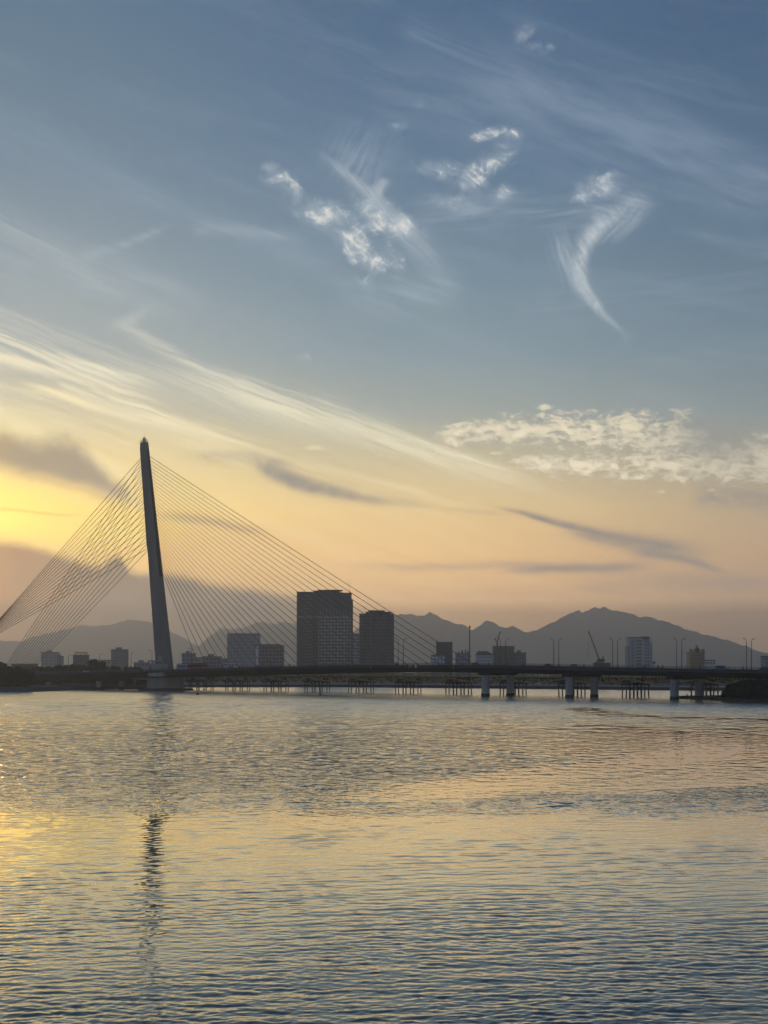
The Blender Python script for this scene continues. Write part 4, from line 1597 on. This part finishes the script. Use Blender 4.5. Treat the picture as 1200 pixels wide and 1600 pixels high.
Yk = 990.0
t_ = thing('crawler_crane', 'crane with long boom leaning left above the low dark building', 'crane', (xat(937, Yk), Yk, zat(1035.3, 1000)))
k_ = Yk / F
lattice((0, 0, 1.2), (-17.5 * k_, 0, 49.5 * k_), .8, .5, 18, .075).build('boom', 'crane_steel', t_)
MB().tube((-17.6 * k_, 0, 49 * k_), (-17.6 * k_, 0, 6 * k_), .06, n=5).build('hoist_cable', 'rail_metal', t_)
lattice((1.2, 0, 1.4), (6.2 * k_, 0, 10 * k_), .6, .3, 5, .1).build('gantry', 'crane_steel', t_)
MB().box(-1.6, 3.2, -1.4, 1.4, .7, 2.4).build('cab', 'crane_body', t_)
for y in (-1.6, 1.6):
    MB().box(-2.4, 2.6, y - .35, y + .35, 0, .8).build('track', 'roof_grey', t_)
Yk = 1406.0
t_ = thing('luffing_crane', 'small roof crane with raised jib on the olive building', 'crane', (xat(777, Yk), Yk, GZ + oh))
k_ = Yk / F
lattice((0, 0, 0), (0, 0, 5 * k_), 1.1, 1.1, 4, .14).build('tower', 'crane_steel', t_)
lattice((0, 0, 5 * k_), (4 * k_, 0, 21.5 * k_), .9, .6, 9, .1).build('jib', 'crane_steel', t_)
lattice((0, 0, 6 * k_), (-3.5 * k_, 0, 11 * k_), .8, .6, 4, .14).build('counter_jib', 'crane_steel', t_)
MB().box(-4.6 * k_, -2.8 * k_, -.7, .7, 9.8 * k_, 11.6 * k_).build('counterweight', 'roof_grey', t_)
MB().tube((-3.5 * k_, 0, 11.5 * k_), (4 * k_, 0, 21 * k_), .06, n=5).build('pendant', 'rail_metal', t_)
MB().box(3.2 * k_, 5.4 * k_, -.5, .5, 21 * k_, 22.6 * k_).build('jib_head', 'crane_body', t_)

# far embankment
emb = thing('embankment_wall', 'low river wall with pale coping along the far bank under the bridges', 'wall', (0, 0, 0))
fr = [p for p in SHORE if -400 <= p[0] <= 2400][6:]
fr = [(xat(px, Y), Y - 3.0) for px, Y in SHORE if 280 <= px <= 2400]
wm, cm = MB(), MB()
for (x0, y0), (x1, y1) in zip(fr[:-1], fr[1:]):
    wm.bar((x0, y0, .35), (x1, y1, .35), 3.0, 2.7)
    cm.bar((x0, y0 + .4, 1.98), (x1, y1 + .4, 1.98), 4.0, .55)
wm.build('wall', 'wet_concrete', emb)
cm.build('coping', 'wall_pale', emb)
# ------------------------------------------------------------------ street lamps on the bridge
def make_lamp():
    t = thing('street_lamp', 'x', 'street lamp')
    MB().tube((0, 0, 0), (0, 0, 11.2), .19, .11, 8).build('pole', 'lamp_metal', t)
    MB().path([(0, 0, 11.1), (.35, 0, 11.65), (1.0, 0, 11.9), (1.5, 0, 12.0)], .1, 6).build('arm', 'lamp_metal', t)
    hd = MB().loft([[(1.35, y * .7, 11.98 + z) for y, z in ((-.14, 0), (.14, 0), (.1, .12), (-.1, .12))], [(1.8, y, 12.02 + z) for y, z in ((-.26, 0), (.26, 0), (.2, .2), (-.2, .2))], [(2.35, y * .6, 12.1 + z) for y, z in ((-.2, 0), (.2, 0), (.12, .12), (-.12, .12))]]).build('lamp_head', 'lamp_metal', t)
    MB().box(1.55, 2.2, -.16, .16, 11.94, 12.0).build('lens', 'lamp_glass', hd)
    MB().tube((0, 0, 0), (0, 0, .9), .28, .24, 8).build('base_box', 'lamp_metal', t)
    return t


lamp0 = make_lamp()
lamp_first = [True]
LG = 'street lamps along the bridge'


def place_lamp(p, rz, label, s=1.0):
    if lamp_first[0]:
        lamp_first[0] = False
        lamp0.location = p
        lamp0.rotation_euler = (0, 0, rz)
        lamp0['label'] = label
        lamp0['group'] = LG
        lamp0.scale = (s, s, s)
        return
    dup(lamp0, p, rz, label, LG, s, LK)


LK = kids(lamp0)
ang_n = math.atan2(-N.y, -N.x)
ang_f = math.atan2(N.y, N.x)
for px, where in ((626, 'just right of the shorter dark high-rise'), (786, 'in front of the olive building'), (869, 'above the open water, fourth from the right'), (961, 'just left of the white tower'), (1061, 'just left of the yellow hotel'), (1170, 'nearest the right edge of the view')):
    Y = st(px)
    for d, rz, sd_ in ((-1.6, ang_n, 'left'), (1.6, ang_f, 'right')):
        z = ztop(Y) + .1
        place_lamp(axis(Y, d, z), rz, '%s lamp of the street lamp pair %s' % (sd_, where), (zat(997.3, axis(Y, d).y) - z) / 12.2)
for px, rz, top, lb in ((103, ang_f, 1023.5, 'leftmost street lamp, between the two leftmost buildings'), (141, ang_n, 1020.5, 'street lamp above the big round tree, left of two'), (152, ang_f, 1021, 'street lamp above the big round tree, right of two'), (201, ang_f, 1018.5, 'street lamp beside the grey cut-corner tower'), (241, ang_n, 1015.5, 'street lamp half hidden behind the pylon foot'), (303, ang_n, 1012.5, 'street lamp just right of the pylon under the steepest cables')):
    Y = st(px)
    z = ztop(Y) + .1
    d = -1.6 if rz == ang_n else 1.6
    place_lamp(axis(Y, d, z), rz, lb, (zat(top, Y) - z) / 12.2)
Y = st(451)
place_lamp(axis(Y, -15.6, ztop(Y) - .3), ang_f, 'short bent street lamp at the bridge edge left of the tallest high-rise', .5)
Y = st(1058)
p = axis(Y, -14.6, ztop(Y) - .3)
t_ = thing('road_sign', 'square grey road sign on the bridge beside the lamp pair left of the yellow hotel', 'sign', p)
MB().tube((0, 0, 0), (0, 0, 2.6), .06, n=6).build('post', 'rail_metal', t_)
MB().bar(Vector((0, 0, 2.5)) - T * .75, Vector((0, 0, 2.5)) + T * .75, .08, 1.0).build('panel', 'sign_grey', t_)

# ------------------------------------------------------------------ vehicles
HEAD = math.atan2(-T.y, -T.x)     # driving to the right and towards us


def make_car(name, label, paint, L_=4.4, W_=1.75, H_=1.5, van=False):
    t = thing(name, label, 'car')
    l = L_ / 2
    if van:
        side = [(-l, .35), (-l, 1.0), (-l + .08, H_ - .1), (-l + .4, H_), (l - 1.7, H_), (l - .85, 1.05), (l - .1, .85), (l, .5), (l - .05, .3)]
    else:
        side = [(-l, .35), (-l, .85), (-l + .75, .98), (-l + 1.35, H_ - .04), (-l + 1.9, H_), (l - 2.0, H_), (l - 1.2, .98), (l - .15, .8), (l, .5), (l - .05, .3)]
    n = len(side)
    rings = []
    for y, sc in ((-W_ / 2, .93), (-W_ / 2 + .1, 1.0), (W_ / 2 - .1, 1.0), (W_ / 2, .93)):
        rings.append([(x * (1 - (1 - sc) * .3), y * (1 - .12 * max(0, (z - .95) / .55)), .3 + (z - .3) * (sc if z > 1.1 else 1)) for x, z in side])
    MB().loft(rings).build('body', paint, t)
    z0, z1 = 1.0, H_ - .16
    x0, x1 = (-l + .3, l - 1.3) if van else (-l + 1.0, l - 1.5)
    for s in (-1, 1):
        for a, b in ((x0, (x0 + x1) / 2 - .05), ((x0 + x1) / 2 + .05, x1)):
            yv = s * (W_ / 2 - .05)
            MB().loft([[(a, yv - .02, z0), (b + .1, yv - .02, z0), (b - .1, yv * .93 - .02, z1), (a + .12, yv * .93 - .02, z1)], [(a, yv + .03, z0), (b + .1, yv + .03, z0), (b - .1, yv * .93 + .03, z1), (a + .12, yv * .93 + .03, z1)]]).build('side_window', 'car_glass', t)
        MB().box(l - .12, l + .01, s * W_ / 2 * .72 - .18, s * W_ / 2 * .72 + .18, .58, .76).build('headlight', 'head_lamp', t)
        MB().box(-l - .01, -l + .1, s * W_ / 2 * .74 - .16, s * W_ / 2 * .74 + .16, .65, .85).build('tail_light', 'tail_lamp', t)
    fx0, fx1 = (l - 1.62, l - .9) if van else (l - 1.95, l - 1.24)
    MB().loft([[(fx0, -W_ * .38, z1 + .06), (fx0, W_ * .38, z1 + .06), (fx1, W_ * .42, z0 + .04), (fx1, -W_ * .42, z0 + .04)], [(fx0 + .06, -W_ * .38, z1 + .1), (fx0 + .06, W_ * .38, z1 + .1), (fx1 + .06, W_ * .42, z0 + .08), (fx1 + .06, -W_ * .42, z0 + .08)]]).build('windscreen', 'car_glass', t)
    for x in (-l + .85, l - .85):
        for y in (-W_ / 2 + .1, W_ / 2 - .1):
            w = MB().disc((x, y, .32), (0, 1, 0), .32, .22, 18).build('wheel', 'tyre', t)
            MB().disc((x, y + math.copysign(.1, y), .32), (0, 1, 0), .19, .06, 12).build('rim', 'lamp_metal', w)
    return t


def on_road(o, px, d=-10.5, rz=HEAD):
    lo, hi = 430.0, 1100.0
    for _ in range(50):
        m_ = (lo + hi) / 2
        q = axis(m_, d)
        lo, hi = (m_, hi) if 600 + F * q.x / q.y > px else (lo, m_)
    o.location = axis(lo, d, ztop(lo) - .42 + (16.5 - abs(d)) * .0145 + .012)
    o.rotation_euler = (0, 0, rz)
    return o


on_road(make_car('parked_van', 'dark blue people carrier on the bridge right of the yellow hotel', 'car_blue', 4.6, 1.8, 1.75, True), 1128)['category'] = 'van'
on_road(make_car('passenger_car', 'dark saloon car on the bridge cut off by the right edge', 'car_dark'), 1196)
on_road(make_car('passenger_car', 'dark car on the bridge left of the fourth lamp pair from the right', 'car_dark'), 857)
on_road(make_car('passenger_car', 'blue-grey car on the bridge right of the fourth lamp pair from the right', 'car_blue'), 898)
on_road(make_car('passenger_car', 'dark car on the bridge where the lowest cable meets the deck', 'car_dark'), 744)
on_road(make_car('passenger_car', 'pale small car on the bridge under the tall thin mast', 'car_white'), 676)
on_road(make_car('passenger_car', 'pale car on the bridge left of the pylon, by the big round tree', 'car_white'), 134)


def make_bus(name, label, paint, roofm, L_):
    t = thing(name, label, 'bus')
    l, w, h = L_ / 2, 1.25, 3.3
    sec = [(-w, .4), (-w, 2.7), (-w + .1, 3.05), (w - .1, 3.05), (w, 2.7), (w, .4)]
    MB().loft([[(-l, y * .97, z) for y, z in sec], [(-l + .15, y, z) for y, z in sec], [(l - .5, y, z) for y, z in sec], [(l, y * .94, min(z, 2.75)) for y, z in sec]]).build('body', paint, t)
    MB().loft([[(-l + .05, y * .98, 3.05 + z) for y, z in ((-w, 0), (w, 0), (w - .25, .3), (-w + .25, .3))], [(l - .6, y * .98, 3.05 + z) for y, z in ((-w, 0), (w, 0), (w - .25, .3), (-w + .25, .3))]]).build('roof', roofm, t)
    n = int(L_ / 1.7)
    for s in (-1, 1):
        for i in range(n):
            x = -l + .7 + (L_ - 1.4) * (i + .5) / n
            MB().box(x - .68, x + .68, s * w - .04, s * w + .04, 1.5, 2.5).build('window', 'car_glass', t)
    MB().loft([[(l - .02, y, z) for y, z in ((-1.0, 1.3), (1.0, 1.3), (.95, 2.5), (-.95, 2.5))], [(l + .05, y, z) for y, z in ((-1.0, 1.3), (1.0, 1.3), (.95, 2.5), (-.95, 2.5))]]).build('windscreen', 'car_glass', t)
    for s in (-1, 1):
        MB().box(l - .05, l + .04, s * .85 - .18, s * .85 + .18, .75, .95).build('headlight', 'head_lamp', t)
        for x in (-l + 2.2, l - 2.4):
            MB().disc((x, s * (w - .14), .5), (0, 1, 0), .5, .3, 18).build('wheel', 'tyre', t)
    return t


b_ = on_road(make_bus('coach_bus', 'red coach on the bridge right of the pylon', 'bus_red', 'roof_brown', 13.5), 309.5)
b_ = on_road(make_bus('coach_bus', 'pale blue bus with dark roof between the pylon and the red coach', 'bus_blue', 'roof_grey', 9.5), 286.5)


# ------------------------------------------------------------------ people and motorbikes
def skin_body(name, verts, edges, radii, m, parent):
    me = bpy.data.meshes.new(name)
    me.from_pydata(verts, edges, [])
    me.materials.append(MATS[m])
    o = link(name, me, parent)
    md = o.modifiers.new('skin', 'SKIN')
    md.use_smooth_shade = True
    sv = me.skin_vertices[0].data if me.skin_vertices else None
    if sv is None:
        me.attributes  # skin layer is made below
        bm = bmesh.new()
        bm.from_mesh(me)
        bm.verts.layers.skin.verify()
        bm.to_mesh(me)
        bm.free()
        sv = me.skin_vertices[0].data
    for i, r_ in enumerate(radii):
        sv[i].radius = (r_, r_) if not isinstance(r_, tuple) else r_
        sv[i].use_root = (i == 0)
    s2 = o.modifiers.new('smooth', 'SUBSURF')
    s2.levels = 1
    s2.render_levels = 1
    return o


def make_rider(label, cloth):
    t = thing('person', label, 'person')
    V_ = [(-.15, 0, .86), (-.12, 0, 1.05), (-.05, 0, 1.28), (-.02, 0, 1.42), (.03, 0, 1.55), (.05, 0, 1.70)]
    E_ = [(0, 1), (1, 2), (2, 3), (3, 4), (4, 5)]
    R_ = [.17, .15, .18, .09, .065, .1]
    for s in (-1, 1):
        k = len(V_)
        V_ += [(-.12, s * .12, .84), (.28, s * .17, .82), (.2, s * .18, .42), (.33, s * .18, .36)]
        E_ += [(0, k), (k, k + 1), (k + 1, k + 2), (k + 2, k + 3)]
        R_ += [.12, .085, .06, .05]
        k = len(V_)
        V_ += [(-.02, s * .2, 1.36), (.14, s * .25, 1.14), (.42, s * .3, 1.06), (.5, s * .3, 1.06)]
        E_ += [(2, k), (k, k + 1), (k + 1, k + 2), (k + 2, k + 3)]
        R_ += [.075, .055, .042, .045]
    skin_body('body', V_, E_, R_, cloth, t)
    MB().loft([[(.05 + math.cos(a) * r_, math.sin(a) * r_ * .9, 1.66 + z) for a in np.linspace(0, 6.283, 13)[:-1]] for r_, z in ((.11, -.06), (.15, .02), (.145, .1), (.1, .17), (.03, .2))]).build('helmet', 'car_dark', t, smooth=True)
    return t


def make_bike(label):
    t = thing('motorbike', label, 'motorbike')
    rings = []
    for x, w, z0, z1 in ((-.85, .08, .72, .82), (-.6, .16, .5, .84), (-.1, .17, .42, .8), (.15, .12, .34, .46), (.36, .14, .4, .9), (.52, .12, .62, 1.06), (.6, .06, .86, 1.02)):
        rings.append([(x, y * w, z) for y, z in ((-1, z0), (1, z0), (1, (z0 + z1) / 2), (.7, z1), (-.7, z1), (-1, (z0 + z1) / 2))])
    MB().loft(rings).build('body', 'car_dark', t)
    for x in (-.62, .62):
        w = MB().disc((x, 0, .29), (0, 1, 0), .29, .1, 18).build('wheel', 'tyre', t)
        MB().disc((x, 0, .29), (0, 1, 0), .17, .12, 12).build('rim', 'lamp_metal', w)
    MB().path([(.38, -.36, 1.06), (.5, -.12, 1.02), (.5, .12, 1.02), (.38, .36, 1.06)], .02, 6).build('handlebar', 'rail_metal', t)
    MB().tube((.46, 0, .95), (.63, 0, .3), .035, n=6).build('fork', 'rail_metal', t)
    MB().disc((.58, 0, .92), (1, 0, .1), .09, .05, 12).build('headlight', 'head_lamp', t)
    return t


bk0 = make_bike('x')
bkk = kids(bk0)
rd = {c: make_rider('x', c) for c in ('cloth_dark', 'cloth_blue', 'cloth_red')}
rdk = {c: kids(o) for c, o in rd.items()}
used = set()
RIDE = [(358, 'first of the close pair above the pale tower foot'), (362.5, 'second of the close pair above the pale tower foot'), (374, 'just left of the square-windowed block'), (379, 'at the left edge of the square-windowed block'), (400, 'in front of the bright corner column'), (493, 'in front of the tallest high-rise'), (620, 'in front of the lamp pair by the shorter high-rise'), (764, 'in front of the white block with sloped roof'), (792, 'in front of the olive building'), (817, 'in front of the stepped grey block'), (873, 'under the fourth lamp pair from the right'), (912, 'just right of the blue-grey car'), (943, 'in front of the low dark building'), (1007, 'in front of the white tower'), (1028, 'right of the white tower, left of two'), (1035, 'right of the white tower, right of two'), (1094, 'in front of the yellow hotel'), (1161, 'beside the rightmost lamp pair')]
cols_ = ['cloth_dark', 'cloth_blue', 'cloth_dark', 'cloth_red']
for i, (px, where) in enumerate(RIDE):
    d = -13.4 if i % 3 else -12.6
    b = bk0 if i == 0 else dup(bk0, (0, 0, 0), children=bkk)
    on_road(b, px, d)
    b['label'] = 'dark motorbike on the bridge ' + where
    b['group'] = 'motorbikes crossing the bridge'
    c = cols_[i % 4]
    p_ = rd[c] if c not in used else dup(rd[c], (0, 0, 0), children=rdk[c])
    used.add(c)
    p_.location = b.location
    p_.rotation_euler = b.rotation_euler
    p_['label'] = 'helmeted rider on the motorbike ' + where
    p_['group'] = 'motorbike riders crossing the bridge'

# angler on the spit
Yp = 574.0
p = Vector((xat(1073.5, Yp), Yp, 0))
t_ = thing('spit_rock', 'low dark mud spit where the standing person is', 'rock', (p.x, p.y, 0))
vs = []
mb = MB()
rr = []
for z, s in ((-1, 1.15), (.0, 1.0), (.22, .85), (.36, .55), (.4, .2)):
    rr.append([(math.cos(a) * 3.6 * s * (1 + .18 * math.sin(3 * a + 1)), math.sin(a) * 2.6 * s * (1 + .15 * math.cos(2 * a)), z) for a in np.linspace(0, 6.283, 17)[:-1]])
mb.loft(rr)
mb.build('mud_bank', 'soil', t_)
t_ = thing('person', 'person in dark clothes standing by the water under the right bridge end', 'person', (p.x, p.y, .38))
V_ = [(0, 0, .9), (0, 0, 1.1), (0, .02, 1.32), (0, .01, 1.45), (0, -.02, 1.52), (0, -.03, 1.64)]
E_ = [(0, 1), (1, 2), (2, 3), (3, 4), (4, 5)]
R_ = [.16, .14, .17, .08, .06, .1]
for s in (-1, 1):
    k = len(V_)
    V_ += [(s * .1, 0, .86), (s * .13, -.02, .48), (s * .13, .03, .08), (s * .14, -.12, .05)]
    E_ += [(0, k), (k, k + 1), (k + 1, k + 2), (k + 2, k + 3)]
    R_ += [.1, .075, .05, .045]
    k = len(V_)
    V_ += [(s * .2, .02, 1.38), (s * .26, 0, 1.1), (s * .2, -.22, .98), (s * .16, -.3, .98)]
    E_ += [(2, k), (k, k + 1), (k + 1, k + 2), (k + 2, k + 3)]
    R_ += [.07, .05, .04, .045]
skin_body('body', V_, E_, R_, 'cloth_dark', t_)
MB().loft([[(math.cos(a) * r_, -.03 + math.sin(a) * r_, z) for a in np.linspace(0, 6.283, 13)[:-1]] for r_, z in ((.11, 1.66), (.12, 1.7), (.09, 1.77), (.02, 1.8))]).build('hair', 'hair', t_, smooth=True)

# ------------------------------------------------------------------ buoys
def buoy(px, py, lab, tall):
    Y = H * F / (py - HOR)
    t = thing('channel_buoy', lab, 'buoy', (xat(px, Y), Y, 0))
    MB().loft([[(math.cos(a) * r_, math.sin(a) * r_, z) for a in np.linspace(0, 6.283, 15)[:-1]] for r_, z in ((.5, -.5), (.75, -.05), (.75, .35), (.35, .75), (.12, .9))]).build('float', 'buoy_paint', t)
    MB().tube((0, 0, .8), (0, 0, tall), .13, .1, 6).build('post', 'buoy_paint', t)
    MB().disc((0, 0, tall), UPV, .3, .5, 10).build('top_mark', 'marker_amber', t)


buoy(308.7, 1085.6, 'small dark channel buoy with post, right of the pylon base', 1.5)
buoy(500.7, 1085.7, 'dark channel buoy with tall post before the middle truss legs', 4.0)
for px, py, lab in ((374.3, 1102.4, 'left of two tiny dark floats on the river right of the pylon'), (379.4, 1101, 'right of two tiny dark floats on the river right of the pylon')):
    Y = H * F / (py - HOR)
    s = .22 if Y > 200 else .1
    o = MB().loft([[(math.cos(a) * r_ * s, math.sin(a) * r_ * s * .8, z * s) for a in np.linspace(0, 6.283, 13)[:-1]] for r_, z in ((.4, -.8), (1, -.3), (1.05, .3), (.75, .85), (.2, 1.1))]).build('fishing_float', 'buoy_paint', smooth=True, loc=(xat(px, Y), Y, 0.0))
    tag(o, lab, 'float')
Yb = 905.0
t_ = thing('signboard', 'small bright board with a red end on the far bank under the truss bridge', 'sign', (xat(840.5, Yb), Yb, 2.2))
ks = Yb / F
MB().box(-6.5 * ks, 1.0 * ks, 0, .1, .4, .4 + 2.0 * ks).build('panel', 'wall_bluegrey', t_)
MB().box(1.0 * ks, 4.5 * ks, -.02, .1, .4, .4 + 2.2 * ks).build('panel', 'wall_white', t_)
MB().box(4.5 * ks, 6.0 * ks, 0, .1, .4, .4 + 2.0 * ks).build('panel', 'bus_red', t_)
for x in (-5, 5):
    MB().tube((x * ks, .15, -.1), (x * ks, .15, 1.0), .06, n=6).build('post', 'rail_metal', t_)


# ------------------------------------------------------------------ trees and bushes
def crown(seed, rx, rz, zc, nclump, leaves, leaf, flat=.75):
    """leaf clumps spread through an uneven crown"""
    r = np.random.default_rng(seed)
    vs, fs = [], []
    cl_ = []
    for _ in range(nclump):
        v = r.normal(0, 1, 3)
        v /= np.linalg.norm(v)
        q = r.uniform(.35, 1.0) ** .5
        c = np.array([v[0] * rx * q, v[1] * rx * q, zc + v[2] * rz * q * (1 if v[2] > 0 else flat)])
        cl_.append((c, r.uniform(.2, .42) * rx))
    P = []
    for c, s in cl_:
        n = int(leaves / nclump * r.uniform(.6, 1.4))
        d = r.normal(0, 1, (n, 3))
        d /= np.linalg.norm(d, axis=1)[:, None]
        P.append(c + d * s * r.uniform(.35, 1.0, (n, 1)) * np.array([1, 1, .75]))
    P = np.concatenate(P)
    n = len(P)
    a = r.normal(0, 1, (n, 3))
    a /= np.linalg.norm(a, axis=1)[:, None]
    b = np.cross(a, r.normal(0, 1, (n, 3)))
    b /= np.linalg.norm(b, axis=1)[:, None]
    s = leaf * r.uniform(.6, 1.4, (n, 1))
    V_ = np.stack([P - a * s, P + b * s * .55, P + a * s, P - b * s * .55], 1).reshape(-1, 3)
    mb = MB()
    mb.v = [tuple(x) for x in V_]
    mb.f = [(4 * i, 4 * i + 1, 4 * i + 2, 4 * i + 3) for i in range(n)]
    return mb, cl_


def make_tree(name, label, cat, seed, h, rx, rz, zc, ncl, leaves, leaf, fol, trunk_r):
    t = thing(name, label, cat)
    mb, cl_ = crown(seed, rx, rz, zc, ncl, leaves, leaf)
    me = bpy.data.meshes.new('crown')
    me.from_pydata(mb.v, [], mb.f)
    me.materials.append(MATS[fol])
    link('crown', me, t)
    tr = MB().tube((0, 0, -.5), (0, 0, zc * .55), trunk_r, trunk_r * .75, 8)
    tr.tube((0, 0, zc * .55), (rx * .06, 0, zc * .95), trunk_r * .75, trunk_r * .4, 8)
    for c, _ in cl_[::2]:
        tr.tube((0, 0, zc * .5), tuple(c), trunk_r * .35, trunk_r * .08, 5)
    tr.build('trunk', 'bark', t)
    return t


def scatter(protos, spots, group_, label=None, first=True):
    kk = [kids(p) for p in protos]
    for i, (x, y, z, s, lb) in enumerate(spots):
        j = i % len(protos)
        rz = random.uniform(0, 6.28)
        sc = (s * random.uniform(.92, 1.1), s * random.uniform(.92, 1.1), s)
        if i < len(protos):
            o = protos[j]
            o.location = (x, y, z)
            o.rotation_euler = (0, 0, rz)
            o.scale = sc
        else:
            o = dup(protos[j], (x, y, z), rz, scale=sc, children=kk[j])
        o['label'] = lb or label
        o['group'] = group_


rt = random.Random(4)
# clump at the left end of the bridge, on the near side
pr = [make_tree('broadleaf_tree', 'x', 'tree', 20 + k, 13, 5.2, 5.6, 6.8, 26, 3600, .62, ('foliage_dark', 'foliage_mid')[k % 2], .3) for k in range(3)]
sp_ = []
for px, top in ((-150, 1030), (-118, 1034), (-92, 1028), (-66, 1036), (-48, 1030), (-30, 1037), (-14, 1034), (-2, 1033), (10, 1039), (21, 1041), (31, 1042), (40, 1043.5)):
    Y = 792 + rt.uniform(-8, 22)
    sp_.append((xat(px, Y), Y, 1.6, (zat(top, Y) - 1.6) / 12.9, None))
scatter(pr, sp_, 'trees massed at the left end of the bridge', 'dense dark tree in the clump hiding the left end of the bridge')
# low bushes along the left bank below the deck
pr = [make_tree('riverside_bush', 'x', 'bush', 40 + k, 5, 3.4, 2.3, 2.4, 18, 1500, .5, 'foliage_dark', .12) for k in range(2)]
sp_ = []
for k in range(34):
    px = -60 + 285 * k / 33 + rt.uniform(-4, 4)
    Y = float(np.interp(px, [-60, 40, 60, 130, 170, 230], [780, 800, 938, 938, 905, 898])) + rt.uniform(0, 22)
    sp_.append((xat(px, Y), Y, 1.9, rt.uniform(.75, 1.25), None))
scatter(pr, sp_, 'bushes along the left river bank', 'low dark bush on the left bank in the shade of the bridge')
# row of trees behind the deck on the left
pr = [make_tree('roadside_tree', 'x', 'tree', 60 + k, 12, 5.0, 4.0, 8.2, 22, 2000, .75, 'foliage_dark', .3) for k in range(2)]
sp_ = []
for px, top in ((55, 1043), (63, 1041.5), (72, 1042), (82, 1043), (91, 1040.5), (100, 1039.5), (110, 1039), (120, 1038.5), (129, 1040), (168, 1041), (180, 1042), (203, 1042), (214, 1042.5)):
    Y = 985 + rt.uniform(-8, 10)
    sp_.append((xat(px, Y), Y, 2.0, (zat(top, Y) - 2.0) / 12.4, None))
scatter(pr, sp_, 'trees behind the left part of the bridge', 'dark rounded tree in the row just above the bridge, left of the pylon')
for px, top, Y, lb, sd_ in ((151, 1030, 975, 'big round spreading tree above the bridge left of the grey cut-corner tower', 81), (144, 1034.5, 978, 'smaller tree touching the left of the big round spreading tree', 82)):
    t_ = make_tree('spreading_tree', lb, 'tree', sd_, 14, 6.0, 4.2, 11, 22, 3000, .7, 'foliage_dark', .4)
    s = (zat(top, Y) - 2.0) / 15.4
    t_.location = (xat(px, Y), Y, 2.0)
    t_.scale = (s * (1.05 if px > 150 else .6), s, s)
# thicket on the right bank
pr = [make_tree('thicket_bush', 'x', 'bush', 90 + k, 6, 3.0, 2.5, 2.7, 22, 4200, .34, ('foliage_dark', 'foliage_mid')[k], .12) for k in range(2)]
sp_ = []
for k in range(64):
    px = 1133 + 150 * (k / 63) ** 1.1 + rt.uniform(-3, 3)
    Yf = float(np.interp(px, [p[0] for p in RB], [p[1] for p in RB]))
    Y = Yf + rt.uniform(3, 9) + (k % 4) * 9
    top = float(np.interp(px, [1130, 1140, 1150, 1165, 1180, 1300], [1084, 1071, 1064, 1061, 1060, 1060]))
    s = max(.35, min(1.45, (zat(top + rt.uniform(0, 3), Y) - .9) / 5.3))
    q = axis(0)
    sp_.append((xat(px, Y), Y, .75, s, None))
scatter(pr, sp_, 'thicket on the right bank', 'dark leafy bush in the thicket under the right end of the bridge')
for px, Y, s, lb in ((1129, 551, .3, 'small lone bush at the water left of the right-bank thicket'), (1121, 556, .2, 'tiniest bush at the tip of the right bank')):
    t_ = dup(pr[0], (xat(px, Y), Y, .6), 1.0, lb, None, s)
    if 'group' in t_:
        del t_['group']
# trees along the far bank, under and between the bridges
pr = [make_tree('bank_tree', 'x', 'tree', 120 + k, 6, 3.0, 2.0, 3.2, 14, 700, .6, ('foliage_mid', 'foliage_dark')[k], .16) for k in range(2)]
sp_ = []
px = 292.0
while px < 1210:
    Y = float(np.interp(px, [p[0] for p in SHORE], [p[1] for p in SHORE])) + rt.uniform(16, 60)
    sp_.append((xat(px, Y), Y, 2.1, rt.uniform(.4, .95), None))
    px += rt.uniform(8, 15)
scatter(pr, sp_, 'trees along the far bank', 'small tree in the row along the far bank, seen between bridge legs')
# ------------------------------------------------------------------ render settings
S.cycles.max_bounces = 5
S.cycles.diffuse_bounces = 1
S.cycles.glossy_bounces = 3
S.cycles.transmission_bounces = 1
S.cycles.volume_bounces = 0
S.cycles.transparent_max_bounces = 4
S.cycles.use_adaptive_sampling = True
S.cycles.adaptive_threshold = 0.03
S.cycles.adaptive_min_samples = 12
S.cycles.use_denoising = True
